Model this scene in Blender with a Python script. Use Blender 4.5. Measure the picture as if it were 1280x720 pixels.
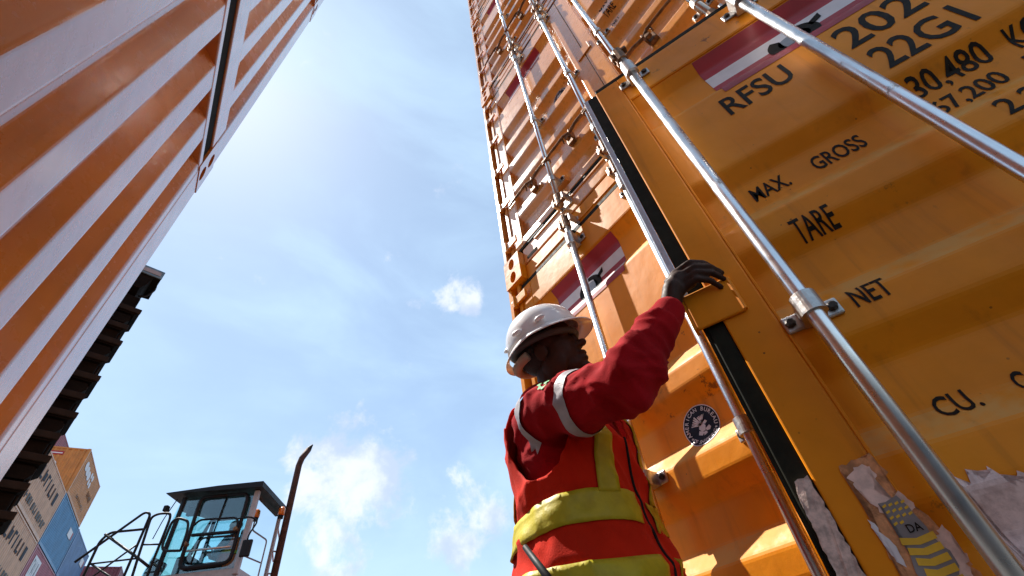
import bpy, bmesh, math, random
from math import sin, cos, pi, radians
from mathutils import Vector, Matrix, noise
from mathutils.bvhtree import BVHTree
random.seed(7)
for o in list(bpy.data.objects): bpy.data.objects.remove(o, do_unlink=True)
scene = bpy.context.scene
COL = scene.collection

# ------------------------------------------------------------------ camera
CAM = Vector((-1.3517, -1.6277, 0.5853))
AX_R = Vector((0.82023962, -0.56210633, -0.1060351))
AX_U = Vector((-0.33273381, -0.61963226, 0.71087557))
AX_F = Vector((0.46529042, 0.54780684, 0.69527871))
cd = bpy.data.cameras.new('camera'); cam = bpy.data.objects.new('camera', cd); COL.objects.link(cam)
cam.matrix_world = Matrix(((AX_R.x, AX_U.x, -AX_F.x, CAM.x), (AX_R.y, AX_U.y, -AX_F.y, CAM.y), (AX_R.z, AX_U.z, -AX_F.z, CAM.z), (0, 0, 0, 1)))
cd.sensor_width = 36; cd.lens = 567.58 / 1280 * 36; cd.clip_start = 0.02; cd.clip_end = 3000
scene.camera = cam

# ------------------------------------------------------------------ sun and sky
SUN_AZ, SUN_EL = radians(-21), radians(60)          # azimuth from +Y towards +X
SUN = Vector((sin(SUN_AZ) * cos(SUN_EL), cos(SUN_AZ) * cos(SUN_EL), sin(SUN_EL)))
sl = bpy.data.lights.new('sun', 'SUN'); sl.energy = 5.0; sl.angle = radians(0.5); sl.color = (1.0, .95, .87)
so = bpy.data.objects.new('sun', sl); COL.objects.link(so); so.rotation_euler = SUN.to_track_quat('Z', 'Y').to_euler(); so.location = (0, 0, 30)

world = bpy.data.worlds.new('World'); scene.world = world; world.use_nodes = True
nt = world.node_tree; nt.nodes.clear()
def N(tree, typ, ins=None, **kw):
    n = tree.nodes.new(typ)
    for k, v in kw.items(): setattr(n, k, v)
    for k, v in (ins or {}).items():
        if hasattr(v, 'is_linked') or hasattr(v, 'links'): tree.links.new(v, n.inputs[k])
        else: n.inputs[k].default_value = v
    return n
def math_(t, op, a, b=0.0, c=0.0, clamp=False):
    return N(t, 'ShaderNodeMath', {0: a, 1: b, 2: c}, operation=op, use_clamp=clamp).outputs[0]
def vmath(t, op, a, b=(0, 0, 0)): 
    n = N(t, 'ShaderNodeVectorMath', {0: a, 1: b}, operation=op)
    return n.outputs['Value'] if op in ('DOT_PRODUCT', 'LENGTH', 'DISTANCE') else n.outputs[0]
def ramp(t, f, a, b):      # smoothstep a..b
    return N(t, 'ShaderNodeMapRange', {0: f, 1: a, 2: b, 3: 0.0, 4: 1.0}, interpolation_type='SMOOTHSTEP').outputs[0]
def fbm(t, vec, scale, detail=6, rough=.55, dist=0.0):
    return N(t, 'ShaderNodeTexNoise', {'Vector': vec, 'Scale': scale, 'Detail': detail, 'Roughness': rough, 'Distortion': dist}).outputs['Fac']
def mixc(t, f, a, b):
    n = N(t, 'ShaderNodeMix', data_type='RGBA')
    for i, v in ((0, f), (6, a), (7, b)):
        if hasattr(v, 'links'): t.links.new(v, n.inputs[i])
        else: n.inputs[i].default_value = v
    return n.outputs[2]
sky = N(nt, 'ShaderNodeTexSky', sky_type='NISHITA', sun_disc=False)
sky.sun_elevation = SUN_EL; sky.sun_rotation = SUN_AZ; sky.air_density = 1.0; sky.dust_density = .35; sky.ozone_density = .5; sky.altitude = 10
gen = N(nt, 'ShaderNodeTexCoord').outputs['Generated']
dirv = vmath(nt, 'NORMALIZE', gen)
sep = N(nt, 'ShaderNodeSeparateXYZ', {0: dirv})
el = sep.outputs[2]
# cumulus: fractal puffs, thicker near the horizon; two more banks where the photograph shows them
def bank(d, r0, r1):
    d = Vector(d).normalized()
    return ramp(nt, vmath(nt, 'DISTANCE', dirv, tuple(d)), r1, r0)
BANKS = [((.383, .617, .687), .015, .075, .30), ((.337, .648, .683), .005, .055, .32), ((.300, .675, .675), .0, .040, .30), ((.413, .617, .670), .005, .055, .24),
         ((.253, .885, .391), .03, .15, .24), ((.206, .889, .409), .02, .09, .18), ((.320, .869, .379), .02, .10, .16), ((.274, .900, .339), .03, .16, .20), ((.447, .844, .294), .03, .16, .20), ((.540, .787, .299), .02, .14, .18), ((.502, .657, .563), .01, .05, .16)]
puff = fbm(nt, dirv, 9.0, 10, .62, .2)
fine = fbm(nt, dirv, 2.1, 3, .5)
low = ramp(nt, el, .46, .20)
bias = math_(nt, 'MULTIPLY', low, .12)
for d, r0, r1, w in BANKS:
    bias = math_(nt, 'ADD', bias, math_(nt, 'MULTIPLY', bank(d, r0, r1), w * 1.1))
puff = math_(nt, 'MULTIPLY_ADD', puff, 1.9, -.45)
dens = math_(nt, 'ADD', math_(nt, 'ADD', puff, bias), math_(nt, 'MULTIPLY', math_(nt, 'SUBTRACT', fine, .5), .22))
cum = ramp(nt, dens, .74, 1.06)
shade = ramp(nt, fbm(nt, vmath(nt, 'ADD', dirv, (.0, .02, .06)), 9.0, 8, .6), .38, .62)
# thin high veil
veilv = vmath(nt, 'MULTIPLY', dirv, (1.0, 1.9, 2.6))
veil = math_(nt, 'MULTIPLY_ADD', ramp(nt, fbm(nt, veilv, 2.2, 6, .55, .35), .36, .78), .36, .32)
skyc = sky.outputs[0]
CL = 6.6
cloud_col = mixc(nt, shade, (CL * .98, CL * 1.02, CL * 1.14, 1), (CL * .60, CL * .70, CL * .90, 1))
c1 = mixc(nt, veil, skyc, (CL * .68, CL * .93, CL * 1.16, 1))
c2 = mixc(nt, math_(nt, 'MULTIPLY', cum, .78), c1, cloud_col)
bg = N(nt, 'ShaderNodeBackground', {'Color': c2, 'Strength': 0.088})
out = N(nt, 'ShaderNodeOutputWorld', {'Surface': bg.outputs[0]})
vs = scene.view_settings; vs.view_transform = 'Standard'; vs.look = 'None'; vs.exposure = 0.95; vs.gamma = 1; vs.use_curve_mapping = False
scene.render.engine = 'CYCLES'
scene.cycles.max_bounces = 10

# ------------------------------------------------------------------ materials
def newmat(name):
    m = bpy.data.materials.new(name); m.use_nodes = True
    return m, m.node_tree, m.node_tree.nodes['Principled BSDF']
def simple(name, col, rough=.5, metal=0.0, spec=.5, var=.12, scale=14, bump=0.0, bscale=60, coat=0.0, sheen=0.0):
    m, t, b = newmat(name)
    co = N(t, 'ShaderNodeTexCoord').outputs['Object']
    f = ramp(t, fbm(t, co, scale, 6, .6), .3, .7)
    dark = tuple(c * (1 - var) for c in col) + (1,); lite = tuple(min(1, c * (1 + var)) for c in col) + (1,)
    t.links.new(mixc(t, f, dark, lite), b.inputs['Base Color'])
    b.inputs['Metallic'].default_value = metal; b.inputs['Specular IOR Level'].default_value = spec
    r = N(t, 'ShaderNodeMapRange', {0: fbm(t, co, scale * 2.3, 4), 1: .3, 2: .7, 3: max(.02, rough - .07), 4: min(1, rough + .07)}).outputs[0]
    t.links.new(r, b.inputs['Roughness'])
    b.inputs['Coat Weight'].default_value = coat; b.inputs['Sheen Weight'].default_value = sheen
    if bump:
        bn = N(t, 'ShaderNodeBump', {'Strength': bump, 'Distance': .004, 'Height': fbm(t, co, bscale, 6, .6)})
        t.links.new(bn.outputs[0], b.inputs['Normal'])
    return m
def paint(name, col, rough=.26, dust=(.50, .33, .14), dustw=.55, specks=True, coat=.35, cior=1.5, spec=.5):
    m, t, b = newmat(name)
    co = N(t, 'ShaderNodeTexCoord').outputs['Object']; geo = N(t, 'ShaderNodeNewGeometry')
    big = fbm(t, co, 1.7, 6, .62); mid = fbm(t, co, 13, 6, .65)
    c = mixc(t, ramp(t, big, .32, .68), tuple(x * .84 for x in col) + (1,), tuple(min(1, x * 1.1) for x in col) + (1,))
    # vertical grime streaks
    st = fbm(t, vmath(t, 'MULTIPLY', co, (22, 22, 1.2)), 1.0, 5, .6)
    c = mixc(t, math_(t, 'MULTIPLY', ramp(t, st, .52, .74), .38), c, (col[0] * .45, col[1] * .42, col[2] * .5 + .004, 1))
    # dust lying on upward ledges, paled to put sunlit shine into the colour
    nz = N(t, 'ShaderNodeSeparateXYZ', {0: geo.outputs['Normal']}).outputs[2]
    du = math_(t, 'MULTIPLY', ramp(t, nz, .2, .5), math_(t, 'MULTIPLY', ramp(t, mid, .25, .65), dustw))
    c = mixc(t, du, c, dust + (1,))
    rough_n = math_(t, 'ADD', N(t, 'ShaderNodeMapRange', {0: mid, 1: .3, 2: .7, 3: rough - .05, 4: rough + .09}).outputs[0], math_(t, 'MULTIPLY', du, .35))
    if specks:
        sp = N(t, 'ShaderNodeTexVoronoi', {'Vector': co, 'Scale': 30.0, 'Randomness': 1.0})
        big2 = ramp(t, fbm(t, co, 4.0, 3), .50, .66)
        s = math_(t, 'MULTIPLY', ramp(t, sp.outputs['Distance'], .085, .05), big2)
        c = mixc(t, math_(t, 'MULTIPLY', s, .85), c, (.05, .018, .008, 1))
        # chalky scratches
        sc = fbm(t, vmath(t, 'MULTIPLY', co, (6, 6, 46)), 1.6, 7, .72)
        c = mixc(t, math_(t, 'MULTIPLY', ramp(t, sc, .67, .74), .28), c, (min(1, col[0] * 1.25), min(1, col[1] * 1.7), col[2] * 3 + .03, 1))
        rp = math_(t, 'MULTIPLY', ramp(t, fbm(t, co, 11, 9, .72), .60, .66), ramp(t, fbm(t, vmath(t, 'ADD', co, (4, 2, 7)), 1.6, 3), .50, .62))
        c = mixc(t, math_(t, 'MULTIPLY', rp, .75), c, (.11, .035, .012, 1))
        fade = ramp(t, fbm(t, vmath(t, 'ADD', co, (9, 1, 3)), .9, 4, .6), .48, .72)
        c = mixc(t, math_(t, 'MULTIPLY', fade, .22), c, (min(1, col[0] * 1.05), col[1] * 1.5, col[2] * 4 + .04, 1))
        hs = fbm(t, vmath(t, 'MULTIPLY', co, (3, 3, 170)), 1.0, 6, .8)
        c = mixc(t, math_(t, 'MULTIPLY', math_(t, 'MULTIPLY', ramp(t, hs, .64, .69), ramp(t, fbm(t, co, 2.4, 3), .48, .6)), .5), c, (.45, .22, .08, 1))
    t.links.new(c, b.inputs['Base Color']); t.links.new(rough_n, b.inputs['Roughness'])
    b.inputs['Specular IOR Level'].default_value = spec; b.inputs['Coat Weight'].default_value = coat; b.inputs['Coat Roughness'].default_value = .16; b.inputs['Coat IOR'].default_value = cior
    bn = N(t, 'ShaderNodeBump', {'Strength': .30, 'Distance': .004, 'Height': math_(t, 'ADD', math_(t, 'MULTIPLY', fbm(t, co, 3.2, 3), 5.0), mid)})
    t.links.new(bn.outputs[0], b.inputs['Normal'])
    return m
M = {}
ORANGE = (.80, .262, .005)
M['orange'] = paint('orange_paint', ORANGE, rough=.44, coat=.0, spec=.20, dust=(.62, .40, .15), dustw=.62)
M['orange_glare'] = paint('glare_paled_glossy_orange_paint', (.80, .31, .05), rough=.27, coat=.6, cior=1.7, dust=(.70, .52, .34), dustw=.7)  # paler colour and dust put grazing glare into the upper doors' paint
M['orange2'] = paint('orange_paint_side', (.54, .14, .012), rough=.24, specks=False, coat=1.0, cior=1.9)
M['steel'] = simple('galvanised_steel', (.74, .75, .77), .30, 1.0, var=.10, scale=7)
_t = M['steel'].node_tree; _b = _t.nodes['Principled BSDF']; _co = N(_t, 'ShaderNodeTexCoord').outputs['Object']
_r = math_(_t, 'MULTIPLY', ramp(_t, fbm(_t, _co, 16, 8, .7), .56, .66), ramp(_t, fbm(_t, _co, 2.2, 3), .46, .62))
_src = _b.inputs['Base Color'].links[0].from_socket
_t.links.new(mixc(_t, math_(_t, 'MULTIPLY', _r, .6), _src, (.22, .12, .07, 1)), _b.inputs['Base Color'])
_rs = _b.inputs['Roughness'].links[0].from_socket
_t.links.new(math_(_t, 'MULTIPLY_ADD', _r, .35, _rs), _b.inputs['Roughness'])
M['bracket'] = simple('cast_steel_bracket', (.50, .48, .46), .42, 1.0, var=.2, scale=40, bump=.3)
M['rust'] = simple('rusty_hardware', (.20, .10, .045), .55, .55, var=.5, scale=40, bump=.5)
M['bolt'] = simple('dark_bolt', (.035, .025, .02), .5, .4, var=.4, scale=60)
M['rubber'] = simple('black_rubber', (.014, .014, .008), .65, 0, spec=.15, var=.3, scale=20, bump=.2)
M['retainer'] = simple('sky_tinted_metal_strip', (.52, .60, .70), .34, .35, var=.1, scale=25)  # blue-grey tint puts the reflected sky into the strip's colour
M['ink'] = simple('black_stencil_paint', (.016, .011, .007), .6, spec=.15, var=.45, scale=30)
M['red_decal'] = simple('red_stripe_vinyl', (.36, .010, .018), .45, var=.12, scale=10)
M['white_decal'] = simple('white_stripe_vinyl', (.72, .68, .70), .45, var=.08, scale=10)
M['grey_decal'] = simple('grey_vinyl', (.24, .25, .28), .35, var=.15)
M['navy'] = simple('navy_sticker', (.012, .015, .03), .6, spec=.2, var=.3, scale=60)
M['paper'] = simple('torn_paper', (.80, .58, .50), .75, var=.18, scale=45, bump=.3, bscale=90)
M['paper2'] = simple('stained_paper_backing', (.62, .28, .12), .75, var=.4, scale=40, bump=.7, bscale=90)
M['tape_grime'] = simple('grimy_tape', (.60, .44, .38), .75, var=.35, scale=70, bump=.4, bscale=90)
M['yellow'] = simple('yellow_print', (.80, .48, .02), .55, var=.15)
M['greyprint'] = simple('grey_print', (.24, .22, .22), .6, var=.2)
M['scuff'] = simple('chalky_scuffed_primer', (.86, .62, .60), .6, var=.25, scale=50, bump=.4)
M['dark_gap'] = simple('gap_shade_and_floor_black', (.012, .011, .008), .9, spec=.1)  # near-black: shade of the gaps put into the colour; floors share it
M['concrete'] = simple('concrete', (.34, .33, .31), .85, var=.25, scale=3, bump=.6, bscale=25)
M['asphalt'] = simple('asphalt', (.055, .054, .052), .85, var=.3, scale=2, bump=.5, bscale=120)
M['white_plastic'] = simple('white_helmet_plastic', (.80, .78, .77), .24, var=.05, scale=9, coat=.5)
M['liner'] = simple('helmet_harness', (.05, .05, .05), .7)
M['liner_pale'] = simple('warm_lit_sweatband', (.30, .22, .15), .8)  # beige puts warm light inside the brim into the strap's colour
M['skin'] = simple('dark_skin', (.040, .015, .008), .6, spec=.2, var=.15, scale=30, bump=.15, bscale=120)
M['hair'] = simple('black_hair', (.012, .01, .009), .7, bump=.8, bscale=200)
M['coverall'] = simple('red_cotton', (.33, .006, .010), .9, spec=.06, var=.14, scale=8, bump=.25, bscale=260, sheen=.03)
M['vest'] = simple('orange_red_mesh_fabric', (.56, .020, .005), .85, spec=.1, var=.12, scale=8, bump=.35, bscale=300, sheen=.03)
M['driver_vest'] = simple('brightened_orange_vest', (.80, .13, .03), .8)  # lighter orange puts light missing inside the cab into the vest colour
M['hivis'] = simple('lime_reflective_tape', (.46, .38, .015), .5, spec=.3, var=.14, scale=22, bump=.45, bscale=50)
M['silver'] = simple('silver_reflective_tape', (.36, .33, .35), .45, var=.12, scale=25, bump=.35, bscale=60)
M['green'] = simple('green_embroidery', (.05, .40, .10), .7)
M['blackp'] = simple('black_plastic', (.008, .008, .009), .6, spec=.2)
M['mast'] = simple('dark_greased_steel', (.006, .005, .004), .85, .0, spec=.08, var=.5, scale=3, bump=.4, bscale=20)
M['mast_edge'] = simple('worn_brown_steel', (.016, .012, .009), .75, .0, spec=.12, var=.4, scale=6)
M['mast_blue'] = simple('blue_grey_plate', (.10, .17, .22), .35, .3, var=.3, scale=8)
M['cab_black'] = simple('black_cab_paint', (.008, .0075, .010), .5, spec=.25, var=.2)
M['cab_grey'] = simple('grey_cab_paint', (.33, .32, .33), .4, var=.1)
M['cab_red'] = simple('red_cab_paint', (.35, .02, .015), .35, var=.15)
M['exhaust'] = simple('rusty_exhaust', (.055, .022, .014), .7, .3, var=.5, scale=12)
M['beacon'] = simple('amber_lens', (.75, .20, .01), .2, var=.05, coat=.5)
M['tyre'] = simple('tyre_rubber', (.02, .02, .02), .8, bump=.5)
m, t, b = newmat('teal_tinted_glass')
gl = N(t, 'ShaderNodeBsdfGlossy', {'Color': (.9, .97, 1, 1), 'Roughness': .02}); tr = N(t, 'ShaderNodeBsdfTransparent', {'Color': (.74, .92, .94, 1)})
fr = N(t, 'ShaderNodeFresnel', {'IOR': 1.5})
mx = N(t, 'ShaderNodeMixShader', {0: math_(t, 'ADD', fr.outputs[0], .04), 1: tr.outputs[0], 2: gl.outputs[0]})
t.links.new(mx.outputs[0], t.nodes['Material Output'].inputs[0]); M['glass'] = m

# ------------------------------------------------------------------ mesh helpers
class MB:
    def __init__(s): s.v = []; s.f = []
    def add(s, vs, fs):
        n = len(s.v); s.v += [tuple(v) for v in vs]; s.f += [tuple(i + n for i in f) for f in fs]; return s
    def box(s, x0, x1, y0, y1, z0, z1, bev=0.0):
        if bev <= 0:
            s.add([(x, y, z) for z in (z0, z1) for y in (y0, y1) for x in (x0, x1)],
                  [(0, 2, 3, 1), (4, 5, 7, 6), (0, 1, 5, 4), (2, 6, 7, 3), (0, 4, 6, 2), (1, 3, 7, 5)])
            return s
        bm = bmesh.new(); bmesh.ops.create_cube(bm, size=1)
        for v in bm.verts: v.co = Vector(((x0 + x1) / 2 + v.co.x * (x1 - x0), (y0 + y1) / 2 + v.co.y * (y1 - y0), (z0 + z1) / 2 + v.co.z * (z1 - z0)))
        bmesh.ops.bevel(bm, geom=bm.edges[:], offset=min(bev, abs(x1 - x0) * .45, abs(y1 - y0) * .45, abs(z1 - z0) * .45), segments=2, profile=.5, affect='EDGES')
        s.bm(bm); return s
    def bm(s, bm):
        bm.verts.index_update(); s.add([v.co[:] for v in bm.verts], [[v.index for v in f.verts] for f in bm.faces]); bm.free(); return s
    def tube(s, pts, r, n=10, cap=True):
        P = [Vector(p) for p in pts]; R = r if isinstance(r, (list, tuple)) else [r] * len(P)
        t0 = (P[1] - P[0]).normalized(); up = Vector((0, 0, 1)) if abs(t0.z) < .9 else Vector((1, 0, 0))
        u = t0.cross(up).normalized(); vs = []; k = len(P)
        for i in range(k):
            t = (P[min(i + 1, k - 1)] - P[max(i - 1, 0)]).normalized()
            u = (u - t * u.dot(t)).normalized(); w = t.cross(u)
            vs += [P[i] + (u * cos(2 * pi * j / n) + w * sin(2 * pi * j / n)) * R[i] for j in range(n)]
        fs = [(i * n + j, i * n + (j + 1) % n, (i + 1) * n + (j + 1) % n, (i + 1) * n + j) for i in range(k - 1) for j in range(n)]
        if cap: fs += [tuple(range(n))[::-1], tuple((k - 1) * n + j for j in range(n))]
        return s.add(vs, fs)
    def rtube(s, pts, r, n=8, rad=.06, seg=4):      # tube with rounded bends
        P = [Vector(p) for p in pts]; Q = [P[0]]
        for i in range(1, len(P) - 1):
            a, b, c = P[i - 1], P[i], P[i + 1]; d1 = min(rad, (a - b).length * .45); d2 = min(rad, (c - b).length * .45)
            p0 = b + (a - b).normalized() * d1; p1 = b + (c - b).normalized() * d2
            for k in range(seg + 1):
                t = k / seg; Q.append(p0 * (1 - t) ** 2 + b * 2 * t * (1 - t) + p1 * t * t)
        Q.append(P[-1]); return s.tube(Q, r, n)
    def prism(s, poly, axis, a, b):                 # extrude a 2D polygon along an axis
        def p3(u, v, w): return {'x': (w, u, v), 'y': (u, w, v), 'z': (u, v, w)}[axis]
        n = len(poly)
        return s.add([p3(u, v, a) for u, v in poly] + [p3(u, v, b) for u, v in poly],
                     [tuple(range(n))[::-1], tuple(range(n, 2 * n))] + [(i, (i + 1) % n, n + (i + 1) % n, n + i) for i in range(n)])
    def ell(s, c, r, n=16, m=10, rot=None):
        c = Vector(c); vs = []; rot = rot or Matrix.Identity(3)
        for i in range(m + 1):
            th = pi * i / m
            for j in range(n):
                ph = 2 * pi * j / n; vs.append(c + rot @ Vector((r[0] * sin(th) * cos(ph), r[1] * sin(th) * sin(ph), r[2] * cos(th))))
        return s.add(vs, [(i * n + j, (i + 1) * n + j, (i + 1) * n + (j + 1) % n, i * n + (j + 1) % n) for i in range(m) for j in range(n)])
    def cap(s, a, b, ra, rb, n=14):                 # tapered limb segment with round ends
        a, b = Vector(a), Vector(b); d = (b - a).normalized(); P = []; R = []
        for k in range(5): q = pi / 2 * (1 - k / 4); P.append(a - d * ra * sin(q)); R.append(max(.0005, ra * cos(q)))
        for k in range(5): q = pi / 2 * k / 4; P.append(b + d * rb * sin(q)); R.append(max(.0005, rb * cos(q)))
        return s.tube(P, R, n)
    def mesh(s, name, smooth=False):
        me = bpy.data.meshes.new(name); me.from_pydata(s.v, [], s.f); me.update()
        bm = bmesh.new(); bm.from_mesh(me); bmesh.ops.recalc_face_normals(bm, faces=bm.faces); bm.to_mesh(me); bm.free()
        if smooth: me.shade_smooth()
        return me
    def build(s, name, mat, parent=None, smooth=False, loc=None, rotz=0):
        return put(name, s.mesh(name, smooth), mat, parent, loc, rotz)
def put(name, me, mat, parent=None, loc=None, rotz=0):
    o = bpy.data.objects.new(name, me); COL.objects.link(o)
    if mat is not None and not me.materials: me.materials.append(M[mat] if isinstance(mat, str) else mat)
    if parent: o.parent = parent
    if loc: o.location = loc
    if rotz: o.rotation_euler = (0, 0, rotz)
    return o
def empty(name, label, cat, loc=(0, 0, 0), rotz=0, group=None):
    o = bpy.data.objects.new(name, None); COL.objects.link(o); o.location = loc; o.rotation_euler = (0, 0, rotz); o.empty_display_size = .2
    tag(o, label, cat, group); return o
def tag(o, label=None, cat=None, group=None, kind=None):
    for k, v in (('label', label), ('category', cat), ('group', group), ('kind', kind)):
        if v: o[k] = v
    return o
CACHE = {}
def cached(key, fn):
    if key not in CACHE: CACHE[key] = fn()
    return CACHE[key]

# ------------------------------------------------------------------ ground
GZ = -0.16
H = 2.7158
g = MB().add([(-1500, -1500, GZ), (1500, -1500, GZ), (1500, 1500, GZ), (-1500, 1500, GZ)], [(0, 1, 2, 3)]).build('ground', 'asphalt')
tag(g, kind='structure')

# ------------------------------------------------------------------ door-leaf profile
DEP = .043; SL = .060
ZT = [2.34, 1.715, 1.40, 1.09, .78, .47]; ZB = [2.08, 1.48, 1.17, .86, .55, .24]
raw = [(2.36, 0)]
for a, b_ in zip(ZT, ZB): raw += [(a, 0), (a - SL, DEP), (b_ + SL, DEP), (b_, 0)]
raw += [(.20, 0)]
def rounded(raw, r=.012):
    Q = [raw[0]]
    for i in range(1, len(raw) - 1):
        a, b, c = (Vector(raw[k]) for k in (i - 1, i, i + 1))
        p0 = b + (a - b).normalized() * min(r, (a - b).length * .45); p1 = b + (c - b).normalized() * min(r, (c - b).length * .45)
        for t in (0, .33, .67, 1): q = p0 * (1 - t) ** 2 + b * 2 * t * (1 - t) + p1 * t * t; Q.append((q.x, q.y))
    Q.append(raw[-1]); return Q
PROF = rounded(raw)
def depth(z):
    if z >= PROF[0][0] or z <= PROF[-1][0]: return 0.0
    for (z0, d0), (z1, d1) in zip(PROF, PROF[1:]):
        if z1 <= z <= z0: return d0 + (d1 - d0) * (z0 - z) / max(1e-9, z0 - z1)
    return 0.0
def conform(bm2, off=.0016, flat=False):
    """2D shapes in (y,z) of a leaf, cut at the folds and pressed onto the panel; returns MB"""
    if not flat:
        for z, _ in PROF:
            bmesh.ops.bisect_plane(bm2, geom=bm2.verts[:] + bm2.edges[:] + bm2.faces[:], plane_co=(0, 0, z), plane_no=(0, 0, 1), dist=1e-6)
    for v in bm2.verts: v.co.x = (0 if flat else depth(v.co.z)) - off
    return MB().bm(bm2)
def poly_bm(polys):
    bm = bmesh.new()
    for p in polys:
        try: bm.faces.new([bm.verts.new((0, y, z)) for y, z in p])
        except ValueError: pass
    bmesh.ops.triangulate(bm, faces=bm.faces[:]); return bm
def text_polys(txt):
    cu = bpy.data.curves.new('t', 'FONT'); cu.body = txt; cu.size = 1; cu.fill_mode = 'FRONT'; cu.resolution_u = 3; cu.offset = .013
    o = bpy.data.objects.new('t', cu); COL.objects.link(o); bpy.context.view_layer.update()
    me = o.to_mesh(); V = [(v.co.x, v.co.y) for v in me.vertices]; F = [tuple(p.vertices) for p in me.polygons]
    o.to_mesh_clear(); bpy.data.objects.remove(o); bpy.data.curves.remove(cu)
    return V, F
def text_bm(txt, y0, z0, w, h):
    """text filling a box: left edge at y0 running towards -y, base line z0"""
    V, F = text_polys(txt)
    x0 = min(v[0] for v in V); x1 = max(v[0] for v in V); b0 = min(0, 0); b1 = max(v[1] for v in V)
    bm = bmesh.new(); vs = [bm.verts.new((0, y0 - (x - x0) / (x1 - x0) * w, z0 + y / b1 * h)) for x, y in V]
    for f in F:
        try: bm.faces.new([vs[i] for i in f])
        except ValueError: pass
    return bm
def blob(cy, cz, ry, rz, n=26, jag=.25, seed=0, rot=0):
    rnd = random.Random(seed); P = []
    for k in range(n):
        a = 2 * pi * k / n; r = 1 + rnd.uniform(-jag, jag); y, z = ry * r * cos(a), rz * r * sin(a)
        P.append((cy + y * cos(rot) - z * sin(rot), cz + y * sin(rot) + z * cos(rot)))
    return P
def jagged(P, step=.006, amp=.003, seed=1):
    rnd = random.Random(seed); Q = []
    for i in range(len(P)):
        a, b = Vector(P[i]), Vector(P[(i + 1) % len(P)]); n = max(1, int((b - a).length / step))
        for k in range(n):
            q = a + (b - a) * k / n; Q.append((q.x + rnd.uniform(-amp, amp), q.y + rnd.uniform(-amp, amp)))
    return Q

# ------------------------------------------------------------------ container pieces
def casting_mesh():
    """corner casting 0.178 x 0.162 x 0.118 with oval openings, local corner at origin, face at x=0 / y=0 outward"""
    mb = MB(); X, Y, Z = .178, .162, .118
    def face(o, u, v, w, h, inn, rw, rh, n=20):
        o, u, v, inn = Vector(o), Vector(u), Vector(v), Vector(inn); c = o + u * w / 2 + v * h / 2
        ring = [c + u * rw * cos(2 * pi * k / n) + v * rh * sin(2 * pi * k / n) for k in range(n)]
        outr = []
        for k in range(n):
            a = 2 * pi * k / n; s = 1 / max(abs(cos(a)) / (w / 2), abs(sin(a)) / (h / 2)); outr.append(c + u * cos(a) * s + v * sin(a) * s)
        deep = [p + inn * .045 for p in ring]
        mb.add(outr + ring + deep, [(k, (k + 1) % n, n + (k + 1) % n, n + k) for k in range(n)] + [(n + k, n + (k + 1) % n, 2 * n + (k + 1) % n, 2 * n + k) for k in range(n)] + [tuple(2 * n + k for k in range(n))])
        for cn in ((0, 0), (1, 0), (0, 1), (1, 1)):
            p = o + u * w * cn[0] + v * h * cn[1]; near = sorted(range(n), key=lambda k: (outr[k] - p).length)[:2]
            mb.add([p, outr[near[0]], outr[near[1]]], [(0, 1, 2)])
    face((0, 0, 0), (0, -1, 0), (0, 0, 1), Y, Z, (1, 0, 0), .030, .046)
    face((0, 0, 0), (1, 0, 0), (0, 0, 1), X, Z, (0, -1, 0), .040, .030)
    mb.add([(0, 0, 0), (X, 0, 0), (X, -Y, 0), (0, -Y, 0)], [(0, 1, 2, 3)]); mb.add([(0, 0, Z), (X, 0, Z), (X, -Y, Z), (0, -Y, Z)], [(0, 1, 2, 3)])
    mb.add([(X, 0, 0), (X, -Y, 0), (X, -Y, Z), (X, 0, Z)], [(0, 1, 2, 3)]); mb.add([(0, -Y, 0), (X, -Y, 0), (X, -Y, Z), (0, -Y, Z)], [(0, 1, 2, 3)])
    return mb.mesh('corner_casting')
def castings(root, mat, L, W, x0=0.0):
    """eight castings: x from x0 (door or end face) to x0+L, y from 0 to -W"""
    me = cached(('cast', mat), casting_mesh)
    for z in (0, H - .118):
        for sx, x in ((1, x0), (-1, x0 + L)):
            for sy, y in ((1, 0.0), (-1, -W)):
                o = put('corner_casting', me, mat, root, (x, y, z)); o.scale = (sx, sy, 1)
def corr_wall(a0, a1, z0, z1, period=.248, outer=.105, sl=.058, dep=.044, phase=0.0):
    """vertical corrugation along an axis a; returns list of (a, depth)"""
    P = []; a = a0 + phase - period
    while a < a1 + period:
        for q, d in ((0, 0), (outer, 0), (outer + sl, dep), (period - sl, dep)): P.append((a + q, d))
        a += period
    P = rounded(P, .008)
    P = [p for p in P if a0 < p[0] < a1]
    return [(a0, P[0][1])] + P + [(a1, P[-1][1])]

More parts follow.
